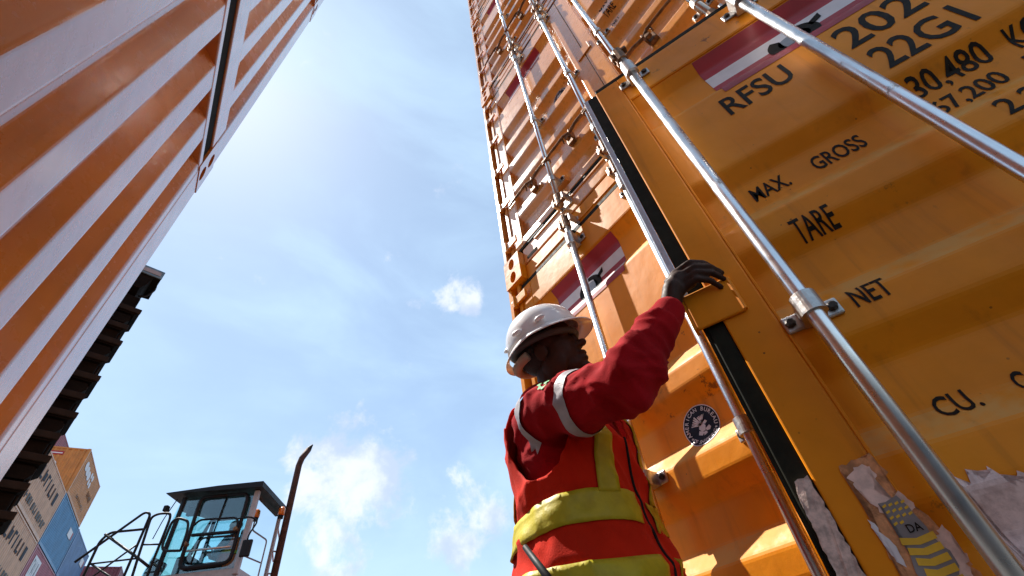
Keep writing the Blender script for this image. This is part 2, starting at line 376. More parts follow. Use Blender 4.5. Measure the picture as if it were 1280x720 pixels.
DW = 2.438; DL = 6.058
HY_L, HY_R = -.098, -2.340; HX = .025
def leaf_panel(side):
    sg = 1 if side == 'R' else -1; s0, s1 = (.085, 1.058) if side == 'R' else (.085, .975)
    mb = MB(); ys = [sg * (s0 + (s1 - s0) * k / 6) for k in range(7)]; n = len(PROF)
    mb.add([(d, y, z) for y in ys for z, d in PROF], [(k * n + i, k * n + i + 1, (k + 1) * n + i + 1, (k + 1) * n + i) for k in range(6) for i in range(n - 1)])
    # back sheet
    mb.box(DEP + .004, DEP + .012, min(ys), max(ys), .2, 2.36)
    return mb.mesh('door_panel')
def leaf_frame(side):
    sg = 1 if side == 'R' else -1; w = 1.156 if side == 'R' else 1.082; s0, s1 = (.088, 1.055) if side == 'R' else (.088, .972)
    mb = MB(); pr = -.004
    def bx(a, b, z0, z1): mb.box(pr, .050, min(sg * a, sg * b), max(sg * a, sg * b), z0, z1, .004)
    bx(.0, s0, .17, 2.545); bx(s1, w, .17, 2.545); bx(s0 + .0005, s1 - .0005, 2.345, 2.5445); bx(s0 + .0005, s1 - .0005, .1705, .222)
    # weld lip along the panel edge
    for a in (s0 + .004, s1 - .004): mb.tube([(pr + .003, sg * a, .224), (pr + .003, sg * a, 2.343)], .0035, 6)
    mb.tube([(pr + .003, sg * s0, 2.341), (pr + .003, sg * s1, 2.341)], .0035, 6)
    return mb.mesh('door_frame')
RODS = {'R': (.557, .995), 'L': (.520, .930)}
ROUT = -.052; RR = .0175
def bracket_mesh(h=.05, wide=.036):
    mb = MB(); mb.tube([(ROUT, 0, -h / 2), (ROUT, 0, h / 2)], RR + .009, 28)
    for s in (-1, 1): mb.box(-.010, .0, s * .022 - .002 if s > 0 else -.022 - wide + .0, (.022 + wide) if s > 0 else -.022 + .002, -.021, .021, .006)
    mb.box(ROUT, -.004, -.024, .024, -h / 2 + .002, h / 2 - .002)
    return mb.mesh('rod_bracket')
def bolt_mesh(): return MB().tube([(-.003, 0, 0), (-.016, 0, 0), (-.0185, 0, 0)], [.011, .011, .007], 8).mesh('bolt')
def bolt_pair(leaf, x, y, z, wide=.036):
    for s in (-1, 1): put('bolt', cached('bolt', bolt_mesh), 'bolt', leaf, (x, y + s * (.022 + wide * .58), z))
def cam_mesh(top):
    mb = MB(); s = 1 if top else -1
    mb.tube([(ROUT, 0, -.05), (ROUT, 0, .05)], RR + .007, 12)
    mb.box(ROUT - .020, ROUT + .022, -.016, .034, s * .012 - .012, s * .012 + .012, .005)
    mb.box(ROUT - .016, ROUT + .012, -.04, -.01, s * .03 - .01, s * .03 + .01, .004)
    mb.tube([(ROUT - .012, .03, -.022), (ROUT - .012, .03, .03)], .009, 8)
    return mb.mesh('lock_cam')
def keeper_mesh():
    mb = MB(); mb.box(-.004, .012, -.055, .055, -.034, .034, .004)
    for s in (-1, 1): mb.box(ROUT - .016, -.002, s * .042 - .008, s * .042 + .008, -.028, .028, .004)
    return mb.mesh('cam_keeper')
def handle_mesh(d):
    mb = MB(); mb.box(ROUT - .024, ROUT + .02, -.028 if d < 0 else -.02, .02 if d < 0 else .028, -.022, .022, .004)
    mb.tube([(ROUT - .012, 0, 0), (ROUT - .014, d * .10, .004), (ROUT - .004, d * .17, .0)], [.014, .012, .011], 8)
    mb.tube([(ROUT - .004, d * .17, 0), (ROUT - .022, d * .21, .0), (ROUT - .026, d * .36, -.012), (ROUT - .024, d * .42, -.016)], [.0105, .010, .009, .007], 8)
    return mb.mesh('lock_handle')
def catch_mesh(d):
    mb = MB(); mb.box(-.03, .0, d * .20 - .026, d * .20 + .026, -.05, .02, .004); mb.tube([(ROUT - .018, d * .195, -.028), (ROUT + .01, d * .195, -.028)], .017, 10)
    mb.box(ROUT - .008, -.01, d * .17 - .006, d * .17 + .006, -.045, .045, .003); mb.tube([(ROUT - .01, d * .23, -.045), (ROUT - .01, d * .23, .03)], .006, 6)
    return mb.mesh('handle_catch')

TEXTS = [('RFSU', .830, 1.920, .205, .102), ('2028', .482, 1.898, .268, .122), ('22G1', .478, 1.742, .208, .112), ('30,480', .478, 1.631, .168, .064), ('KG', .268, 1.622, .06, .066),
         ('67,200', .486, 1.546, .146, .054), ('LB', .290, 1.540, .05, .056), ('MAX.', .924, 1.571, .098, .054), ('GROSS', .760, 1.571, .126, .054), ('TARE', .911, 1.360, .092, .062),
         ('2,2', .444, 1.418, .075, .056), ('NET', .913, 1.136, .07, .050), ('CU.', .917, .896, .062, .042), ('C', .797, .896, .02, .042)]
def stripes(ya, yb, slant):
    L = [('red_decal', 2.333, 2.238), ('white_decal', 2.238, 2.168), ('red_decal', 2.168, 2.126), ('white_decal', 2.126, 2.092), ('red_decal', 2.092, 2.048)]
    out = []
    for m, z1, z0 in L: out.append((m, [[(ya - (2.333 - z1) * slant, z1), (yb + (2.333 - z1) * slant * .2, z1), (yb + (2.333 - z0) * slant * .2, z0), (ya - (2.333 - z0) * slant, z0)]]))
    return out
def emblem(cy, cz, s):
    """S-shaped swirl: grey oval body with black hooked crescents"""
    def arc(r0, r1, a0, a1, ey, n=14):
        A = [a0 + (a1 - a0) * k / n for k in range(n + 1)]
        return [(cy - s * ey * r1 * cos(a), cz + s * r1 * sin(a)) for a in A] + [(cy - s * ey * r0 * cos(a), cz + s * r0 * sin(a)) for a in reversed(A)]
    grey = [[(cy - s * .9 * cos(2 * pi * k / 24), cz - s * .1 + s * .62 * sin(2 * pi * k / 24)) for k in range(24)]]
    black = []
    for a0, a1, r0, r1 in ((.75 * pi, 1.5 * pi, .62, 1.05), (-.25 * pi, .5 * pi, .68, 1.08)):
        P = arc(r0, r1, a0, a1, 1.25); black += [P]
    black += [[(cy - s * 1.0, cz + s * .55), (cy - s * 1.75, cz + s * .95), (cy - s * 1.7, cz + s * .45), (cy - s * 1.1, cz + s * .2)]]
    return grey, black
def sticker(cy, cz, r):
    """round class-society sticker: navy disc, pale rim, ring of lettering, eagle strokes"""
    disc = [[(cy + r * cos(2 * pi * k / 40), cz + r * sin(2 * pi * k / 40)) for k in range(40)]]
    rim = [[(cy + q * cos(a), cz + q * sin(a)) for q, a in ((r, 2 * pi * k / 40), (r, 2 * pi * (k + 1) / 40), (r * .96, 2 * pi * (k + 1) / 40), (r * .96, 2 * pi * k / 40))] for k in range(40)]
    glyph = []
    def ring(txt, a_start, a_end, inward):
        n = len(txt)
        for i, ch in enumerate(txt):
            if ch == ' ': continue
            a = a_start + (a_end - a_start) * (i + .5) / n
            V, F = text_polys(ch); w = max(v[0] for v in V); hh = .19 * r / .7
            for f in F:
                P = []
                for k in f:
                    x, y = V[k]; x = (x - w / 2) * hh; y = (y - .35) * hh
                    rad = r * .80; ux, uz = -cos(a) * rad, sin(a) * rad      # u = viewer right negative y handled below
                    if inward: tx, tz, nx, nz = sin(a), cos(a), -cos(a), sin(a)
                    else: tx, tz, nx, nz = -sin(a), -cos(a), cos(a), -sin(a)
                    U, Zz = ux + tx * x + nx * y, uz + tz * x + nz * y
                    P.append((cy - U, cz + Zz))
                glyph.append(P)
    ring('AMERICAN BUREAU', radians(-22), radians(200), True)
    ring('OF SHIPPING', radians(-38), radians(-142), False)
    for a in (radians(-30), radians(209)):
        U, Zz = -cos(a) * r * .8, sin(a) * r * .8
        glyph.append([(cy - U + .07 * r * (1 if k % 2 == 0 else .4) * cos(pi * k / 5 + .3), cz + Zz + .07 * r * (1 if k % 2 == 0 else .4) * sin(pi * k / 5 + .3)) for k in range(10)])
    eagle = []
    def q(pts): eagle.append([(cy - x * r, cz + y * r) for x, y in pts])
    for k in range(5):        # raised feathers of the two wings
        q([(-.05 + .02 * k, .0), (-.52 + .07 * k, .12 + .09 * k), (-.50 + .08 * k, .17 + .09 * k), (.0 + .02 * k, .05)])
        q([(.08, .05 + .02 * k), (-.06 + .09 * k, .42 + .03 * (k % 2)), (.0 + .09 * k, .45), (.13, .05 + .02 * k)])
    q([(-.10, .02), (.10, .10), (.22, -.08), (.12, -.30), (-.08, -.28), (-.18, -.12)])
    q([(.10, .08), (.30, .16), (.38, .05), (.22, -.02)])
    q([(.16, -.22), (.40, -.14), (.46, -.26), (.36, -.36), (.18, -.34)])
    q([(-.20, -.20), (-.30, -.36), (-.12, -.46), (.05, -.34)]); q([(.0, -.34), (-.02, -.5), (.2, -.44), (.14, -.32)])
    return disc, rim, glyph, eagle

def build_leaf(root, side, angle, hero):
    sg = 1 if side == 'R' else -1; hy = HY_R if side == 'R' else HY_L
    leaf = put('door_leaf', cached(('panel', side), lambda: leaf_panel(side)), 'orange', root, (HX, hy, 0), angle)
    if hero and side == 'R': leaf['label'] = 'right door leaf swung ajar, stencilled with weights'
    def sub(name, key, fn, mat, loc=None):
        return put(name, cached(key, fn), mat, leaf, loc)
    sub('door_frame', ('frame', side), lambda: leaf_frame(side), 'orange')
    w = 1.156 if side == 'R' else 1.082
    ya, yb = min(0, sg * w), max(0, sg * w)
    sub('top_gasket', ('gt', side), lambda: MB().box(-.003, .03, ya + .002, yb - .002, 2.5452, 2.5745, .004).mesh('top_gasket'), 'rubber')
    sub('bottom_gasket', ('gb', side), lambda: MB().box(-.001, .03, ya + .002, yb - .002, .1445, .1698, .003).mesh('bottom_gasket'), 'rubber')
    if side == 'R':
        sub('edge_gasket', ('ge',), lambda: MB().box(.002, .044, 1.1562, 1.1975, .16, 2.55, .003).box(.006, .014, 1.1977, 1.206, .16, 1.30).mesh('edge_gasket'), 'rubber')
        sub('gasket_retainer', ('gr',), lambda: MB().box(.0, .009, 1.1979, 1.217, 1.301, 2.548, .002).mesh('gasket_retainer'), 'retainer')
        def tabm():
            mb = MB(); mb.box(-.014, -.0045, 1.098, 1.216, 1.232, 1.342, .004); mb.tube([(-.009, 1.100, 1.236), (-.009, 1.100, 1.338)], .007, 8)
            mb.box(-.013, .02, 1.2162, 1.224, 1.236, 1.338, .002); return mb.mesh('door_tab')
        sub('door_tab', ('tab',), tabm, 'orange')
    else:
        sub('edge_gasket', ('gel',), lambda: MB().box(.012, .044, -1.106, -1.0825, .16, 2.55, .003).mesh('edge_gasket'), 'rubber')
    bm_ = lambda: cached('br', bracket_mesh)
    for i, s in enumerate(RODS[side]):
        y = sg * s
        sub('lock_rod', ('rod',), lambda: MB().tube([(ROUT, 0, .06), (ROUT, 0, 2.66)], RR, 18).mesh('lock_rod', True), 'steel', (0, y, 0))
        for z, key in ((.33, 'b'), (1.0 if side == 'R' and i == 0 else 1.155, 'b'), (2.455, 'bt')):
            if key == 'bt':
                put('rod_bracket', cached('brt', lambda: bracket_mesh(.085, .042)), 'bracket', leaf, (-.004, y, z)); bolt_pair(leaf, -.005, y, z, .042)
            else:
                # plate feet stand on the panel
                dz = depth(z)
                put('rod_bracket', bm_(), 'bracket', leaf, (0 if dz < .01 else 0, y, z)); bolt_pair(leaf, -.001, y, z)
                if dz > .004: sub('bracket_pad', ('pad', side, z), lambda: MB().box(-.0005, DEP, -.062, .062, -.023, .023, .003).mesh('bracket_pad'), 'orange', (0, y, z))
        put('lock_cam', cached('camt', lambda: cam_mesh(True)), 'rust', leaf, (0, y, 2.61)); put('lock_cam', cached('camb', lambda: cam_mesh(False)), 'rust', leaf, (0, y, .11))
        d = 1 if side == 'L' else -1
        z = .555
        put('lock_handle', cached(('hm', d), lambda: handle_mesh(d)), 'rust', leaf, (0, y, z)); put('handle_catch', cached(('ch', d), lambda: catch_mesh(d)), 'rust', leaf, (.0, y, z))
    # flat print pressed on the folds
    if side == 'R':
        for (tx, y0, z0, w_, h_) in TEXTS:
            sub('stencil_word', ('txt', tx), lambda: conform(text_bm(tx, y0, z0, w_, h_)).mesh('stencil_word'), 'ink')
        ys, ye, cy = .80, .22, .515
    else: ys, ye, cy = HY_L * -1 - .335 + .0, -.73, -.478
    for i, (mname, P) in enumerate(stripes(ys, ye, .03)):
        sub('logo_stripe', ('st', side, i), lambda: conform(poly_bm(P)).mesh('logo_stripe'), mname)
    gq, bq = emblem(cy, 2.165, .062)
    sub('logo_oval', ('lo', side), lambda: conform(poly_bm(gq), .0024).mesh('logo_oval'), 'grey_decal')
    sub('logo_swirl', ('ls', side), lambda: conform(poly_bm(bq), .0032).mesh('logo_swirl'), 'ink')
    if side == 'L':
        dq, rq, tq, eq = cached('stk', lambda: sticker(-.845 - HY_L, 1.266, .072))
        sub('round_sticker', 's1', lambda: conform(poly_bm(dq), .0016).mesh('round_sticker'), 'navy')
        sub('sticker_rim', 's2', lambda: conform(poly_bm(rq), .0022).mesh('sticker_rim'), 'white_decal')
        sub('sticker_lettering', 's3', lambda: conform(poly_bm(tq), .0026).mesh('sticker_lettering'), 'white_decal')
        sub('sticker_eagle', 's4', lambda: conform(poly_bm(eq), .0026).mesh('sticker_eagle'), 'white_decal')
    if hero and side == 'R':
        def dec(name, polys, mat, off, flat=False): 
            put(name, conform(poly_bm(polys), off, flat).mesh(name), mat, leaf)
        # torn label on the frame plate and the fold beside it
        dec('label_backing', [jagged([(1.108, .862), (1.052, .866), (1.046, .835), (1.055, .80), (1.035, .765), (1.024, .72), (1.02, .64), (1.115, .60), (1.112, .72), (1.098, .80)], .007, .0035, 3)], 'paper2', .0062, True)
        dec('torn_label', [jagged([(1.104, .845), (1.072, .856), (1.06, .835), (1.078, .812), (1.062, .792), (1.046, .80), (1.040, .775), (1.07, .76), (1.085, .775), (1.096, .80)], .006, .003, 4),
                           jagged([(1.05, .72), (1.024, .745), (1.022, .70), (1.035, .66), (1.06, .65)], .006, .003, 5)], 'paper', .0072, True)
        dec('label_print_grey', [jagged([(1.084, .79), (1.055, .795), (1.047, .765), (1.044, .735), (1.035, .70), (1.05, .665), (1.088, .66), (1.092, .70), (1.080, .735)], .008, .002, 6)], 'greyprint', .0080, True)
        yel = []
        for k in range(5):
            z = .735 - k * .0145; yel.append([(1.086 - .002 * k, z + .004), (1.065, z - .001), (1.040, z + .003), (1.040, z - .007), (1.065, z - .0105), (1.088 - .002 * k, z - .006)])
        rnd = random.Random(5)
        for k in range(14):
            y, z = 1.082 - (k % 4) * .009, .786 - (k // 4) * .009; yel.append([(y, z), (y - .006, z + .002), (y - .006, z - .0015), (y, z - .0035)])
        dec('label_print_yellow', yel, 'yellow', .0088, True)
        put('label_letters', conform(text_bm('DA', 1.069, .742, .020, .012), .0092, True).mesh('label_letters'), 'ink', leaf)
        dec('label_strip', [jagged([(1.113, .772), (1.107, .765), (1.098, .73), (1.100, .70), (1.106, .71)], .005, .002, 8)], 'white_decal', .0072, True)
        sc = [jagged([(.968, .803), (.957, .782), (.947, .808), (.936, .786), (.924, .803), (.907, .772), (.894, .788), (.872, .748), (.852, .738), (.83, .70), (.815, .60), (.82, .50), (.965, .50)], .006, .0025, 20)]
        dec('scuff_patch', sc, 'scuff', .0016)
        tm = MB(); T = jagged([(1.187, .860), (1.161, .862), (1.158, .80), (1.158, .50), (1.192, .50), (1.196, .74), (1.194, .80)], .008, .0022, 31)
        n = len(T); tm.add([(-.006 - .003 * noise.noise(Vector((y * 60, z * 40, 0))), y, z) for y, z in T] + [(.0018, y, z) for y, z in T], [tuple(range(n))] + [(i, (i + 1) % n, n + (i + 1) % n, n + i) for i in range(n)])
        tm.build('torn_tape', 'tape_grime', leaf)
    return leaf

def right_container(k):
    names = ['ground-level orange container with its right door leaf ajar behind the worker', 'closed orange container stacked directly on the one with the open door', 'closed orange container third from the ground in the door-end stack', 'topmost closed orange container of the tall door-end stack']
    root = empty('shipping_container', names[k], 'container', (0, 0, H * k), 0, 'orange containers stacked with doors facing the alley')
    castings(root, 'orange', DL + .016, DW, -.016)
    def post():
        mb = MB(); mb.prism([(-.004, 0), (-.004, -.026), (.075, -.026), (.075, -.070), (.012, -.070), (.012, -.094), (.16, -.094), (.16, 0)], 'z', .1182, H - .1182); return mb.mesh('corner_post')
    for s, y in ((1, 0), (-1, -DW)):
        o = put('corner_post', cached('post', post), 'orange', root, (0, y, 0)); o.scale = (1, s, 1)
    def hinge():
        mb = MB(); mb.box(-.012, .004, -.060, .052, -.030, .030, .004); mb.tube([(-.010, .050, -.045), (-.010, .050, .045)], .013, 10); mb.box(-.0135, .03, .038, .074, -.022, .022, .004); return mb.mesh('door_hinge')
    hm = cached('hinge', hinge); hb = cached('hinge_pin', lambda: MB().tube([(-.0225, .060, .0), (-.010, .060, .0)], .008, 8).mesh('hinge_bolt'))
    for z in (.26, .72, 1.22, 1.72, 2.16, 2.46):
        put('door_hinge', hm, 'orange', root, (0, -.104, z)); put('hinge_bolt', hb, 'bracket', root, (0, -.104, z))
        o = put('door_hinge', hm, 'orange', root, (0, -DW + .104, z)); o.scale = (1, -1, 1)
    put('door_header', cached('header', lambda: MB().box(.030, .12, -DW + .164, -.164, 2.578, 2.704, .006).box(.0225, .0296, -DW + .25, -.25, 2.60, 2.612).mesh('door_header')), 'orange', root)
    put('door_sill', cached('sill', lambda: MB().box(.030, .14, -DW + .164, -.164, .006, .142, .006).box(.022, .0296, -DW + .3, -.3, .118, .13).mesh('door_sill')), 'orange', root)
    for y in (HY_L - .52, HY_L - .93, HY_R + .557, HY_R + .995):
        for z in (.11, 2.61): put('cam_keeper', cached('keep', keeper_mesh), 'bracket', root, (HX + .002, y, z))
    for y in (-.20, -DW + .30):
        put('forklift_recess', cached('slot', lambda: MB().box(.0275, .0298, -.10, .0, .02, .045).mesh('sill_slot')), 'dark_gap', root, (0, y, 0))
    def side_wall():
        P = corr_wall(.16, DL - .16, 0, 1); n = len(P); mb = MB()
        mb.add([(a, -.012 - d, z) for z in (.15, H - .10) for a, d in P], [(i, i + 1, n + i + 1, n + i) for i in range(n - 1)])
        mb.box(.178, DL - .178, -.07, -.004, .0, .16, .006); mb.box(.178, DL - .178, -.07, -.004, H - .11, H - .03, .006); return mb.mesh('side_wall')
    sw = cached('rsw', side_wall); put('side_wall', sw, 'orange2', root); o = put('side_wall', sw, 'orange2', root, (0, -DW, 0)); o.scale = (1, -1, 1)
    put('roof', cached('rroof', lambda: MB().box(.05, DL - .02, -DW + .05, -.05, H - .06, H - .03).mesh('roof')), 'orange2', root)
    put('front_wall', cached('rfront', lambda: MB().box(DL - .07, DL - .02, -DW + .05, -.05, .05, H - .05).mesh('front_wall')), 'orange2', root)
    put('floor', cached('rfloor', lambda: MB().box(.13, DL - .08, -DW + .07, -.07, .10, .14).mesh('floor')), 'dark_gap', root)
    build_leaf(root, 'L', 0, k == 0); build_leaf(root, 'R', radians(21.5) if k == 0 else 0, k == 0)
    if k:
        for o in root.children_recursive:
            if o.type == 'MESH' and o.data.materials and o.data.materials[0] == M['orange']: o.material_slots[0].link = 'OBJECT'; o.material_slots[0].material = M['orange_glare']
    return root
for k in range(4): right_container(k)
pl = MB().box(.02, DL, -DW, -.01, 0, -GZ - .002, .015).build('concrete_plinth', 'concrete', None, False, (0, 0, GZ)); tag(pl, 'low concrete plinth under the door-end container stack', 'plinth')

# ------------------------------------------------------------------ left stack: corrugated end walls
LE = Vector((-1.740, .148, 0)); LROT = radians(-2.5)
def left_container(k):
    names = ['ground-level orange container with ribbed pale-lit end wall across the alley from the doors', 'ribbed orange container resting on top of the ground-level ribbed one', 'uppermost ribbed orange container of the ribbed end-wall stack']
    root = empty('shipping_container', names[k], 'container', (LE.x, LE.y, H * k), LROT, 'orange containers stacked with ribbed end walls facing the alley')
    # local: outward +x
    me = cached(('cast', 'orange2'), casting_mesh)
    for z in (0, H - .118):
        for sx, x in ((-1, .004), (1, -DL)):
            for sy, y in ((1, 0.0), (-1, -DW)):
                o = put('corner_casting', me, 'orange2', root, (x, y, z)); o.scale = (sx, sy, 1)
    ph = {0: -.926, 1: -.884, 2: -.91}[k]
    def wall():
        P = corr_wall(-DW + .145, -.145, 0, 1, phase=(ph - (-DW + .145)) % .248); n = len(P); mb = MB()
        mb.add([(-.001 - d, a, z) for z in (.225, H - .12) for a, d in P], [(i, i + 1, n + i + 1, n + i) for i in range(n - 1)])
        mb.box(-.07, -.05, -DW + .1, -.1, .2, H - .1); return mb.mesh('end_wall')
    put('end_wall', cached(('lw', k), wall), 'orange2', root)
    put('bottom_sill', cached('lsill', lambda: MB().box(-.10, .0015, -DW + .164, -.164, .048, .245, .006).mesh('bottom_sill')), 'orange2', root)
    put('top_rail', cached('ltop', lambda: MB().box(-.08, .0015, -DW + .164, -.164, H - .135, H - .085, .006).mesh('top_rail')), 'orange2', root)
    pm = cached('lpost', lambda: MB().box(-.14, .001, -.148, -.003, .1182, H - .1182, .008).mesh('corner_post'))
    put('corner_post', pm, 'orange2', root); o = put('corner_post', pm, 'orange2', root, (0, -DW, 0)); o.scale = (1, -1, 1)
    def side_wall():
        P = corr_wall(-DL + .16, -.16, 0, 1); n = len(P); mb = MB()
        mb.add([(a, -.012 - d, z) for z in (.15, H - .10) for a, d in P], [(i, i + 1, n + i + 1, n + i) for i in range(n - 1)])
        mb.box(-DL + .178, -.178, -.07, -.004, .03, .16, .006); mb.box(-DL + .178, -.178, -.07, -.004, H - .11, H - .04, .006); return mb.mesh('side_wall')
    sw = cached('lsw', side_wall); put('side_wall', sw, 'orange2', root); o = put('side_wall', sw, 'orange2', root, (0, -DW, 0)); o.scale = (1, -1, 1)
    put('roof', cached('lroof', lambda: MB().box(-DL + .02, -.081, -DW + .05, -.05, H - .09, H - .06).mesh('roof')), 'orange2', root)
    put('door_end', cached('lback', lambda: MB().box(-DL + .02, -DL + .07, -DW + .05, -.05, .05, H - .05).mesh('door_end')), 'orange2', root)
    if k: put('gap_shade_strip', cached('lunder', lambda: MB().box(-.12, -.008, -DW + .164, -.164, -.083, .046).mesh('gap_shade_strip')), 'dark_gap', root)  # added strip, coloured near-black as the shade between stacked containers
    put('floor', cached('lfloor', lambda: MB().box(-DL + .08, -.102, -DW + .07, -.07, .08, .12).mesh('floor')), 'dark_gap', root)
for k in range(3): left_container(k)
pl = MB().box(-DL, -.03, -DW, -.01, 0, -GZ - .002, .015).build('concrete_plinth', 'concrete', None, False, (LE.x, LE.y, GZ), LROT); tag(pl, 'low concrete plinth under the ribbed end-wall stack', 'plinth')

# ------------------------------------------------------------------ the worker
def remeshed(mb, voxel, smooth_it=3, name='m'):
    me = mb.mesh(name); o = bpy.data.objects.new(name, me); COL.objects.link(o)
    r = o.modifiers.new('r', 'REMESH'); r.mode = 'VOXEL'; r.voxel_size = voxel; r.use_smooth_shade = True
    if smooth_it: sm = o.modifiers.new('s', 'SMOOTH'); sm.iterations = smooth_it; sm.factor = .5
    dg = bpy.context.evaluated_depsgraph_get(); dg.update()
    res = bpy.data.meshes.new_from_object(o.evaluated_get(dg)); bpy.data.objects.remove(o); bpy.data.meshes.remove(me)
    res.name = name; res.shade_smooth(); return res
def bvh_of(me):
    return BVHTree.FromPolygons([v.co.copy() for v in me.vertices], [tuple(p.vertices) for p in me.polygons])
def wrinkle(me, fn):
    me.update(); nrm = [v.normal.copy() for v in me.vertices]
    for v, n in zip(me.vertices, nrm): v.co += n * fn(v.co)
    me.update()
def ridge(p): return (1 - abs(noise.noise(p))) ** 3 - .40
def crease(p, k=1.0):
    q = p + Vector((noise.noise(p * .9), noise.noise(p * .9 + Vector((7, 3, 1))), noise.noise(p * .9 + Vector((1, 9, 4))))) * k
    return (1 - min(1, abs(noise.noise(q)) * 2.2)) ** 1.5 - .30

YAW = radians(12)
BF = Vector((sin(YAW), -cos(YAW), 0)); BR = Vector((-cos(YAW), -sin(YAW), 0)); UP = Vector((0, 0, 1))
BC = Vector((-.435, -.700, 0))
S_R, E_R, W_R = Vector((-.590, -.800, 1.190)), Vector((-.585, -1.075, 1.122)), Vector((-.474, -1.195, 1.305))
S_L = BC + BR * -.185 + BF * .03 + UP * 1.225; E_L = BC + BR * -.215 + BF * .01 + UP * .945; W_L = BC + BR * -.18 + BF * .13 + UP * .72
RINGS = [(.62, .195, .150, 0), (.74, .190, .150, .0), (.82, .182, .145, .005), (.92, .172, .138, .01), (1.02, .172, .138, .012), (1.10, .184, .142, .012), (1.18, .192, .138, .008), (1.235, .188, .124, 0), (1.275, .165, .104, -.004), (1.305, .12, .085, -.004), (1.335, .082, .074, 0), (1.36, .072, .070, .006)]
def ring_at(z):
    if z <= RINGS[0][0]: return RINGS[0][1:]
    for p, q in zip(RINGS, RINGS[1:]):
        if p[0] <= z <= q[0]:
            t = (z - p[0]) / (q[0] - p[0]); t = t * t * (3 - 2 * t) * .5 + t * .5
            return tuple(p[i] + (q[i] - p[i]) * t for i in (1, 2, 3))
    return RINGS[-1][1:]
def torso_pt(phi, z, off=0.0):      # phi 0 = his right, pi/2 = front
    a, b, s = ring_at(z); return BC + BR * (a + off) * cos(phi) + BF * ((b + off) * sin(phi) + s) + UP * z
man = empty('person', 'worker in white hard hat, red coverall and orange vest gripping the open door edge', 'person', (BC.x, BC.y, GZ))
MI = Matrix.Translation((-BC.x, -BC.y, -GZ))
def wear(name, me, mat, parent=None):
    if parent is None: me.transform(MI); return put(name, me, mat, man)
    me.transform(MI); return put(name, me, mat, parent)
# --- body (one continuous surface)
HC = Vector((-.472, -.742, 1.462)); hy, hp, hr = radians(30), radians(-1.5), radians(12)
HF = Vector((sin(hy) * cos(hp), -cos(hy) * cos(hp), sin(hp))); HL = UP.cross(HF).normalized(); HU = HF.cross(HL)
HL, HU = HL * cos(hr) + HU * sin(hr), HU * cos(hr) - HL * sin(hr)
_vr = Matrix.Rotation(radians(13), 3, (CAM - HC).normalized()); HF, HL, HU = _vr @ HF, _vr @ HL, _vr @ HU
HR3 = Matrix((HF, HL, HU)).transposed()
def hp_(f, l, u): return HC + HF * f + HL * l + HU * u
bd = MB()
def he(f, l, u, rf, rl, ru, pitch=0): bd.ell(hp_(f, l, u), (rf, rl, ru), 18, 12, HR3 @ Matrix.Rotation(pitch, 3, 'Y'))
he(-.012, 0, .045, .098, .077, .088); he(.028, 0, -.02, .066, .066, .085); he(.050, 0, -.078, .045, .044, .034); he(.082, 0, -.098, .020, .022, .018)
for s in (-1, 1):
    he(.010, s * .052, -.055, .045, .018, .045); he(.062, s * .030, -.008, .022, .020, .016); he(.072, s * .031, .022, .016, .022, .009)
    he(-.012, s * .078, -.010, .018, .008, .032); he(-.006, s * .083, -.012, .024, .005, .026)
he(.090, 0, .010, .012, .008, .030, -.25); he(.108, 0, -.022, .016, .014, .013); he(.094, .013, -.026, .010, .008, .008); he(.094, -.013, -.026, .010, .008, .008)
he(.091, 0, -.053, .016, .024, .010); he(.089, 0, -.071, .016, .022, .011); he(.055, 0, .055, .040, .055, .03)
bd.cap(hp_(-.018, 0, -.05), BC + UP * 1.30 + BF * .0, .056, .066)
for z0, z1 in ((.80, 1.0), (1.0, 1.18), (1.18, 1.24)): bd.cap(BC + UP * z0, BC + UP * z1, .11, .115)
bd.cap(BC + UP * 1.23 + BR * .10, BC + UP * 1.23 - BR * .10, .07, .07)
for S, E_, W_ in ((S_R, E_R, W_R), (S_L, E_L, W_L)):
    bd.cap(BC + UP * 1.22, S, .07, .055); bd.cap(S, E_, .052, .042); bd.cap(E_, W_, .042, .029)
LEGS = []
for s in (1, -1):
    hip = BC + BR * .09 * s + UP * .74; kn = BC + BR * .10 * s + BF * (.03 * s) + UP * .36; an = BC + BR * .105 * s + BF * (.05 * s - .02) + UP * (GZ + .09)
    LEGS.append((hip, kn, an)); bd.cap(hip, kn, .085, .058); bd.cap(kn, an, .055, .040)
# right hand on the door edge, in door coordinates (s along the leaf, o outward, z)
TH = radians(21.5); DH = Vector((HX, HY_R, 0)); DD = Vector((-sin(TH), cos(TH), 0)); DN = Vector((-cos(TH), -sin(TH), 0))
def dp(s, o, z): return DH + DD * s + DN * o + UP * z
bd.cap(W_R, dp(1.222, .050, 1.352), .027, .026); bd.cap(W_R + UP * .004, dp(1.205, .048, 1.374), .026, .020)
bd.cap(dp(1.228, .046, 1.352), dp(1.198, .048, 1.378), .024, .017)
for k, (z, ln) in enumerate(((1.402, .92), (1.382, 1.02), (1.362, .98), (1.343, .82))):
    kn = dp(1.200, .046 + .004 * (k in (1, 2)), z - .004); p1 = dp(1.200 - .046 * ln, .050, z + .003); p2 = dp(1.200 - .078 * ln, .036, z - .008); p3 = dp(1.200 - .096 * ln, .0165, z - .026)
    bd.cap(dp(1.226, .044, z - .02), kn, .012, .0105, 10); bd.cap(kn, p1, .0094, .0088, 10); bd.cap(p1, p2, .0088, .0082, 10); bd.cap(p2, p3, .0082, .0074, 10)
bd.cap(dp(1.232, .036, 1.345), dp(1.236, .004, 1.368), .015, .011, 10); bd.cap(dp(1.236, .004, 1.368), dp(1.226, -.022, 1.386), .011, .0085, 10)
